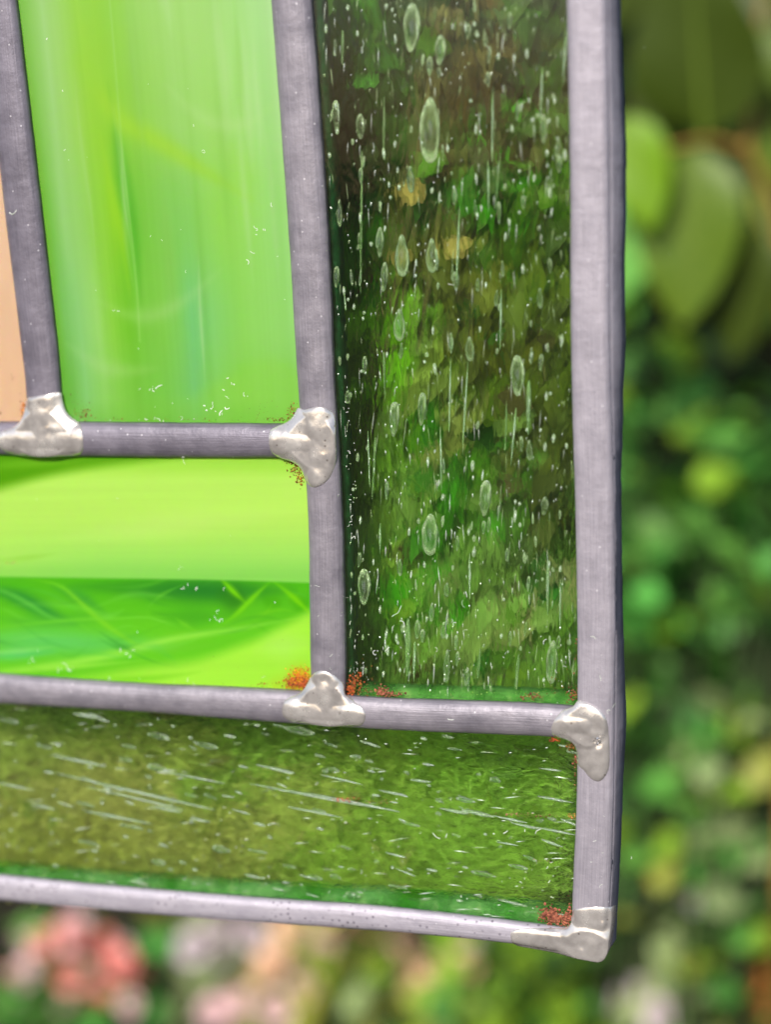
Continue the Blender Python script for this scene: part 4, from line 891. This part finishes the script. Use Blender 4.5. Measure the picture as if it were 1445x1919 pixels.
GREENS = [(660,60,60,70,(60,112,6)),(700,200,70,90,(30,72,6)),(740,330,80,60,(24,50,6)),(800,60,90,70,(26,56,14)),(930,110,110,60,(92,70,42)),(1020,60,60,60,(46,80,20)),(850,235,60,60,(74,82,50)),(960,215,80,40,(76,70,32)),(1040,170,50,50,(74,84,40)),
 (800,300,60,50,(40,84,26)),(960,295,70,60,(62,136,10)),(1040,310,40,60,(80,120,12)),(880,350,80,40,(92,86,46)),(690,400,60,60,(66,76,30)),(680,480,50,50,(56,116,10)),(810,420,60,50,(86,84,40)),(960,400,90,60,(68,104,10)),(1050,450,40,60,(60,84,14)),
 (750,565,90,50,(96,130,16)),(900,520,70,60,(104,100,46)),(1010,520,60,70,(84,92,24)),(890,605,90,50,(94,90,34)),(660,620,40,60,(70,90,24)),(730,700,60,80,(98,144,14)),(820,680,70,45,(122,130,70)),(900,735,60,50,(84,100,24)),(1000,720,70,70,(74,82,24)),
 (880,800,50,90,(108,106,70)),(1020,840,60,90,(68,70,28)),(700,810,50,60,(96,122,44)),(720,900,80,70,(98,120,66)),(850,880,70,50,(48,112,10)),(960,900,60,50,(60,98,16)),(870,945,50,35,(50,106,10)),(1000,985,80,35,(46,62,28)),(720,1000,60,50,(124,146,66)),
 (870,1040,60,50,(92,116,64)),(800,1085,60,40,(62,128,20)),(950,1080,50,60,(100,118,78)),(970,1150,50,60,(118,110,98)),(1012,1120,18,55,(20,84,8)),(720,1150,70,60,(92,126,48)),(800,1210,60,50,(98,124,64)),(915,1215,14,40,(24,84,12)),(885,1180,70,60,(108,118,84)),
 (1020,1230,50,60,(84,110,48)),(720,1260,100,40,(92,114,64))]
LOWG = [(60,1400,100,60,(104,112,60)),(200,1480,150,60,(128,118,84)),(100,1580,120,60,(108,104,56)),(330,1400,130,40,(104,112,56)),(400,1560,130,60,(130,124,80)),(330,1640,110,40,(70,72,38)),(150,1345,200,20,(80,112,36)),(520,1390,120,50,(86,122,42)),
 (560,1500,110,60,(124,132,72)),(640,1600,110,60,(112,140,52)),(480,1650,80,30,(64,74,34)),(720,1420,110,40,(116,146,56)),(760,1520,100,50,(112,146,54)),(850,1420,90,50,(92,136,40)),(960,1440,90,50,(100,144,46)),(900,1560,100,60,(110,150,54)),
 (1030,1560,60,80,(104,142,52)),(880,1650,120,40,(98,132,46)),(1020,1660,60,40,(96,124,52)),(380,1480,60,30,(60,84,30)),(520,1590,50,30,(76,84,40))]
LOWG = [(a, b, c, d, tuple(.62*u+.38*v for u, v in zip(e, (136, 138, 84)))) for a, b, c, d, e in LOWG]
def garden_colour(x, y, blobs):
    ws = [math.exp(-min(60, ((x-b[0])/b[2])**2*1.4+((y-b[1])/b[3])**2*1.4)) for b in blobs]; ws = [w_**3 for w_ in ws]; k = random.random()*sum(ws)
    for b, w_ in zip(blobs, ws):
        k -= w_
        if k <= 0: return b[4]
    return blobs[0][4]
def litter_material():
    m, t, n, l, b = mat('small_leaves'); at_ = N(t, 'VertexColor', layer_name='tint'); l.new(at_.outputs[0], b.inputs['Base Color']); b.inputs['Roughness'].default_value = .55
    tl = N(t, 'BsdfTranslucent'); l.new(at_.outputs[0], tl.inputs[0]); mx = N(t, 'MixShader'); mx.inputs[0].default_value = .3
    l.new(b.outputs[0], mx.inputs[1]); l.new(tl.outputs[0], mx.inputs[2]); l.new(mx.outputs[0], n['Material Output'].inputs[0]); return m
M_LIT = litter_material()
def litter(parent, region, blobs, depth, dr, n, size, gain, asp=.5, var=.4, sat=(.96, 1, 1.02), flat=1):
    """hundreds of tiny leaves nobody could count, too small to pick apart"""
    V, F_, K = [], [], []; off = np.array(parent.location); x0, y0, x1, y1 = region
    for _ in range(n):
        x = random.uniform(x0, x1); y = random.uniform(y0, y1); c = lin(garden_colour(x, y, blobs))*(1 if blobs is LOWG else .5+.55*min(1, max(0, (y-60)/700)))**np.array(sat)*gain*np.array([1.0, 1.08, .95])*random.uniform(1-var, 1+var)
        p = at(x, y, depth+random.uniform(-dr, dr))-off; L_ = size*random.uniform(.5, 1.4); rm = face_dir((random.uniform(-.4, 0 if x > 985 else .4), random.choice([-1, 1])) if flat == 1 else (random.uniform(-1, -.3) if x > 985 else random.uniform(-1, 1), random.uniform(-1, 1)*flat), (random.uniform(-.5, .3), random.uniform(-.6, .6)) if flat == 1 else (random.uniform(-.9, .2), random.uniform(-.5, .5))).to_matrix(); b0 = len(V)
        for q in ((0, 0, 0), (-.5*asp, .45, .08), (0, .5, 0), (.5*asp, .45, .08), (0, 1, -.1)):
            V.append(tuple(p+np.array(rm @ Vector(q))*L_)); K.append(c/max(1, c.max()/.72))
        F_ += [(b0, b0+2, b0+1), (b0, b0+3, b0+2), (b0+1, b0+2, b0+4), (b0+2, b0+3, b0+4)]
    return tag(obj('small_leaves', V, F_, M_LIT, parent, colors=np.array(K)), kind='stuff')
ivy_ = behind('ivy_branch', 'leafy ivy branch seen through the upright seedy pane', 'ivy', (640, -60, 1050, 960), .020, .006, 70, .0060, lambda x, y: mix_r(x, y), (880, -300))
trail_ = behind('trailing_plant', 'grey green trailing plant seen through the foot of the seedy pane', 'trailing plant', (640, 900, 1050, 1320), .020, .006, 34, .0060, lambda x, y: mix_r(x, y), (500, 700))
grass_ = behind('grassy_clump', 'clump of narrow green and straw leaves seen through the bottom streaky pane', 'plant', (-60, 1290, 1075, 1640), .018, .006, 120, .0060, lambda x, y: mix_l(x, y), (520, 1240))
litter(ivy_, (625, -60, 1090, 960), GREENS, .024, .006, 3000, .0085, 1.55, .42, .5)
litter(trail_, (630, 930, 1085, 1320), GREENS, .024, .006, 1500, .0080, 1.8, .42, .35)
litter(grass_, (-70, 1300, 1085, 1672), LOWG, .021, .005, 12000, .0036, 5.2, .22, .9, (.93, 1, .86), .35)
for i, (x, y, s, tip, lb) in enumerate([(800, 365, .0055, (-1, -.2), 'tan dead leaf scrap behind the seedy pane near its large bubble'), (840, 472, .005, (1, -.5), 'tan dead leaf scrap behind the seedy pane lower down'), (775, 478, .0035, (-1, .1), 'smallest tan leaf scrap behind the seedy pane')]):
    r_ = empty('dead_leaf', at(x, y, .014), label=lb, cat='dead leaf'); o = put(me_iv[LTAN], 'blade', r_, r_.location, s, 0, 0, 0); o.rotation_euler = face_dir(tip)

# ------------------------------------------------------------------ setting: soil and the dark hedge far behind
gv = [(-30, -30, -.8), (30, -30, -.8), (30, 30, -.8), (-30, 30, -.8)]
tag(obj('ground', gv, [(0, 1, 2, 3)], simple('soil', (.014, .011, .007), (.03, .024, .015), .95, 12), smooth=False), kind='structure')
nx, nz = 90, 60; V = []; F_ = []
for j in range(nz+1):
    for i in range(nx+1):
        x = -2.2+4.4*i/nx; z = -.8+2.6*j/nz
        V.append((x, 1.75+.10*float(vnoise(np.array(x*100+900), np.array(z*100+900), 17, 5))+.06*math.sin(x*5+z*3), z))
b0 = len(V); 
for j in range(nz):
    for i in range(nx): a = j*(nx+1)+i; F_.append((a, a+1, a+nx+2, a+nx+1))
V += [(-2.2, 2.6, -.8), (2.2, 2.6, -.8), (2.2, 2.6, 1.8), (-2.2, 2.6, 1.8)]
a, b, c, d = 0, nx, nz*(nx+1)+nx, nz*(nx+1)
F_ += [(b0, b0+1, b0+2, b0+3), (b0, a, d, b0+3), (b, b0+1, b0+2, c), (d, c, b0+2, b0+3)]
hm = len(F_)
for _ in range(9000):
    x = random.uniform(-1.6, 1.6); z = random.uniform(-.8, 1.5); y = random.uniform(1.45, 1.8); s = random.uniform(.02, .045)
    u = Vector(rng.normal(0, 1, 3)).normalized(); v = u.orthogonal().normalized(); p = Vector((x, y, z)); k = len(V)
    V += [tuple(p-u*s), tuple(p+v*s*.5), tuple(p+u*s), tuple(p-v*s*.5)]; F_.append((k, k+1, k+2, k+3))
hedge = obj('dark_hedge', V, F_, simple('hedge_inside_shade', (.004, .006, .003), (.010, .014, .006), .95, 8, spec=.1)); hedge.data.materials.append(leafmat('hedge_leaf', (.005, .017, .003), (.012, .036, .007), 0, .8))  # near-black core and leaves: shade of the gaps put into the colour
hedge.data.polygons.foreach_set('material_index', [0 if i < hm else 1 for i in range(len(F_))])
tag(hedge, kind='stuff', label='dark out of focus hedge filling the far background', cat='hedge')
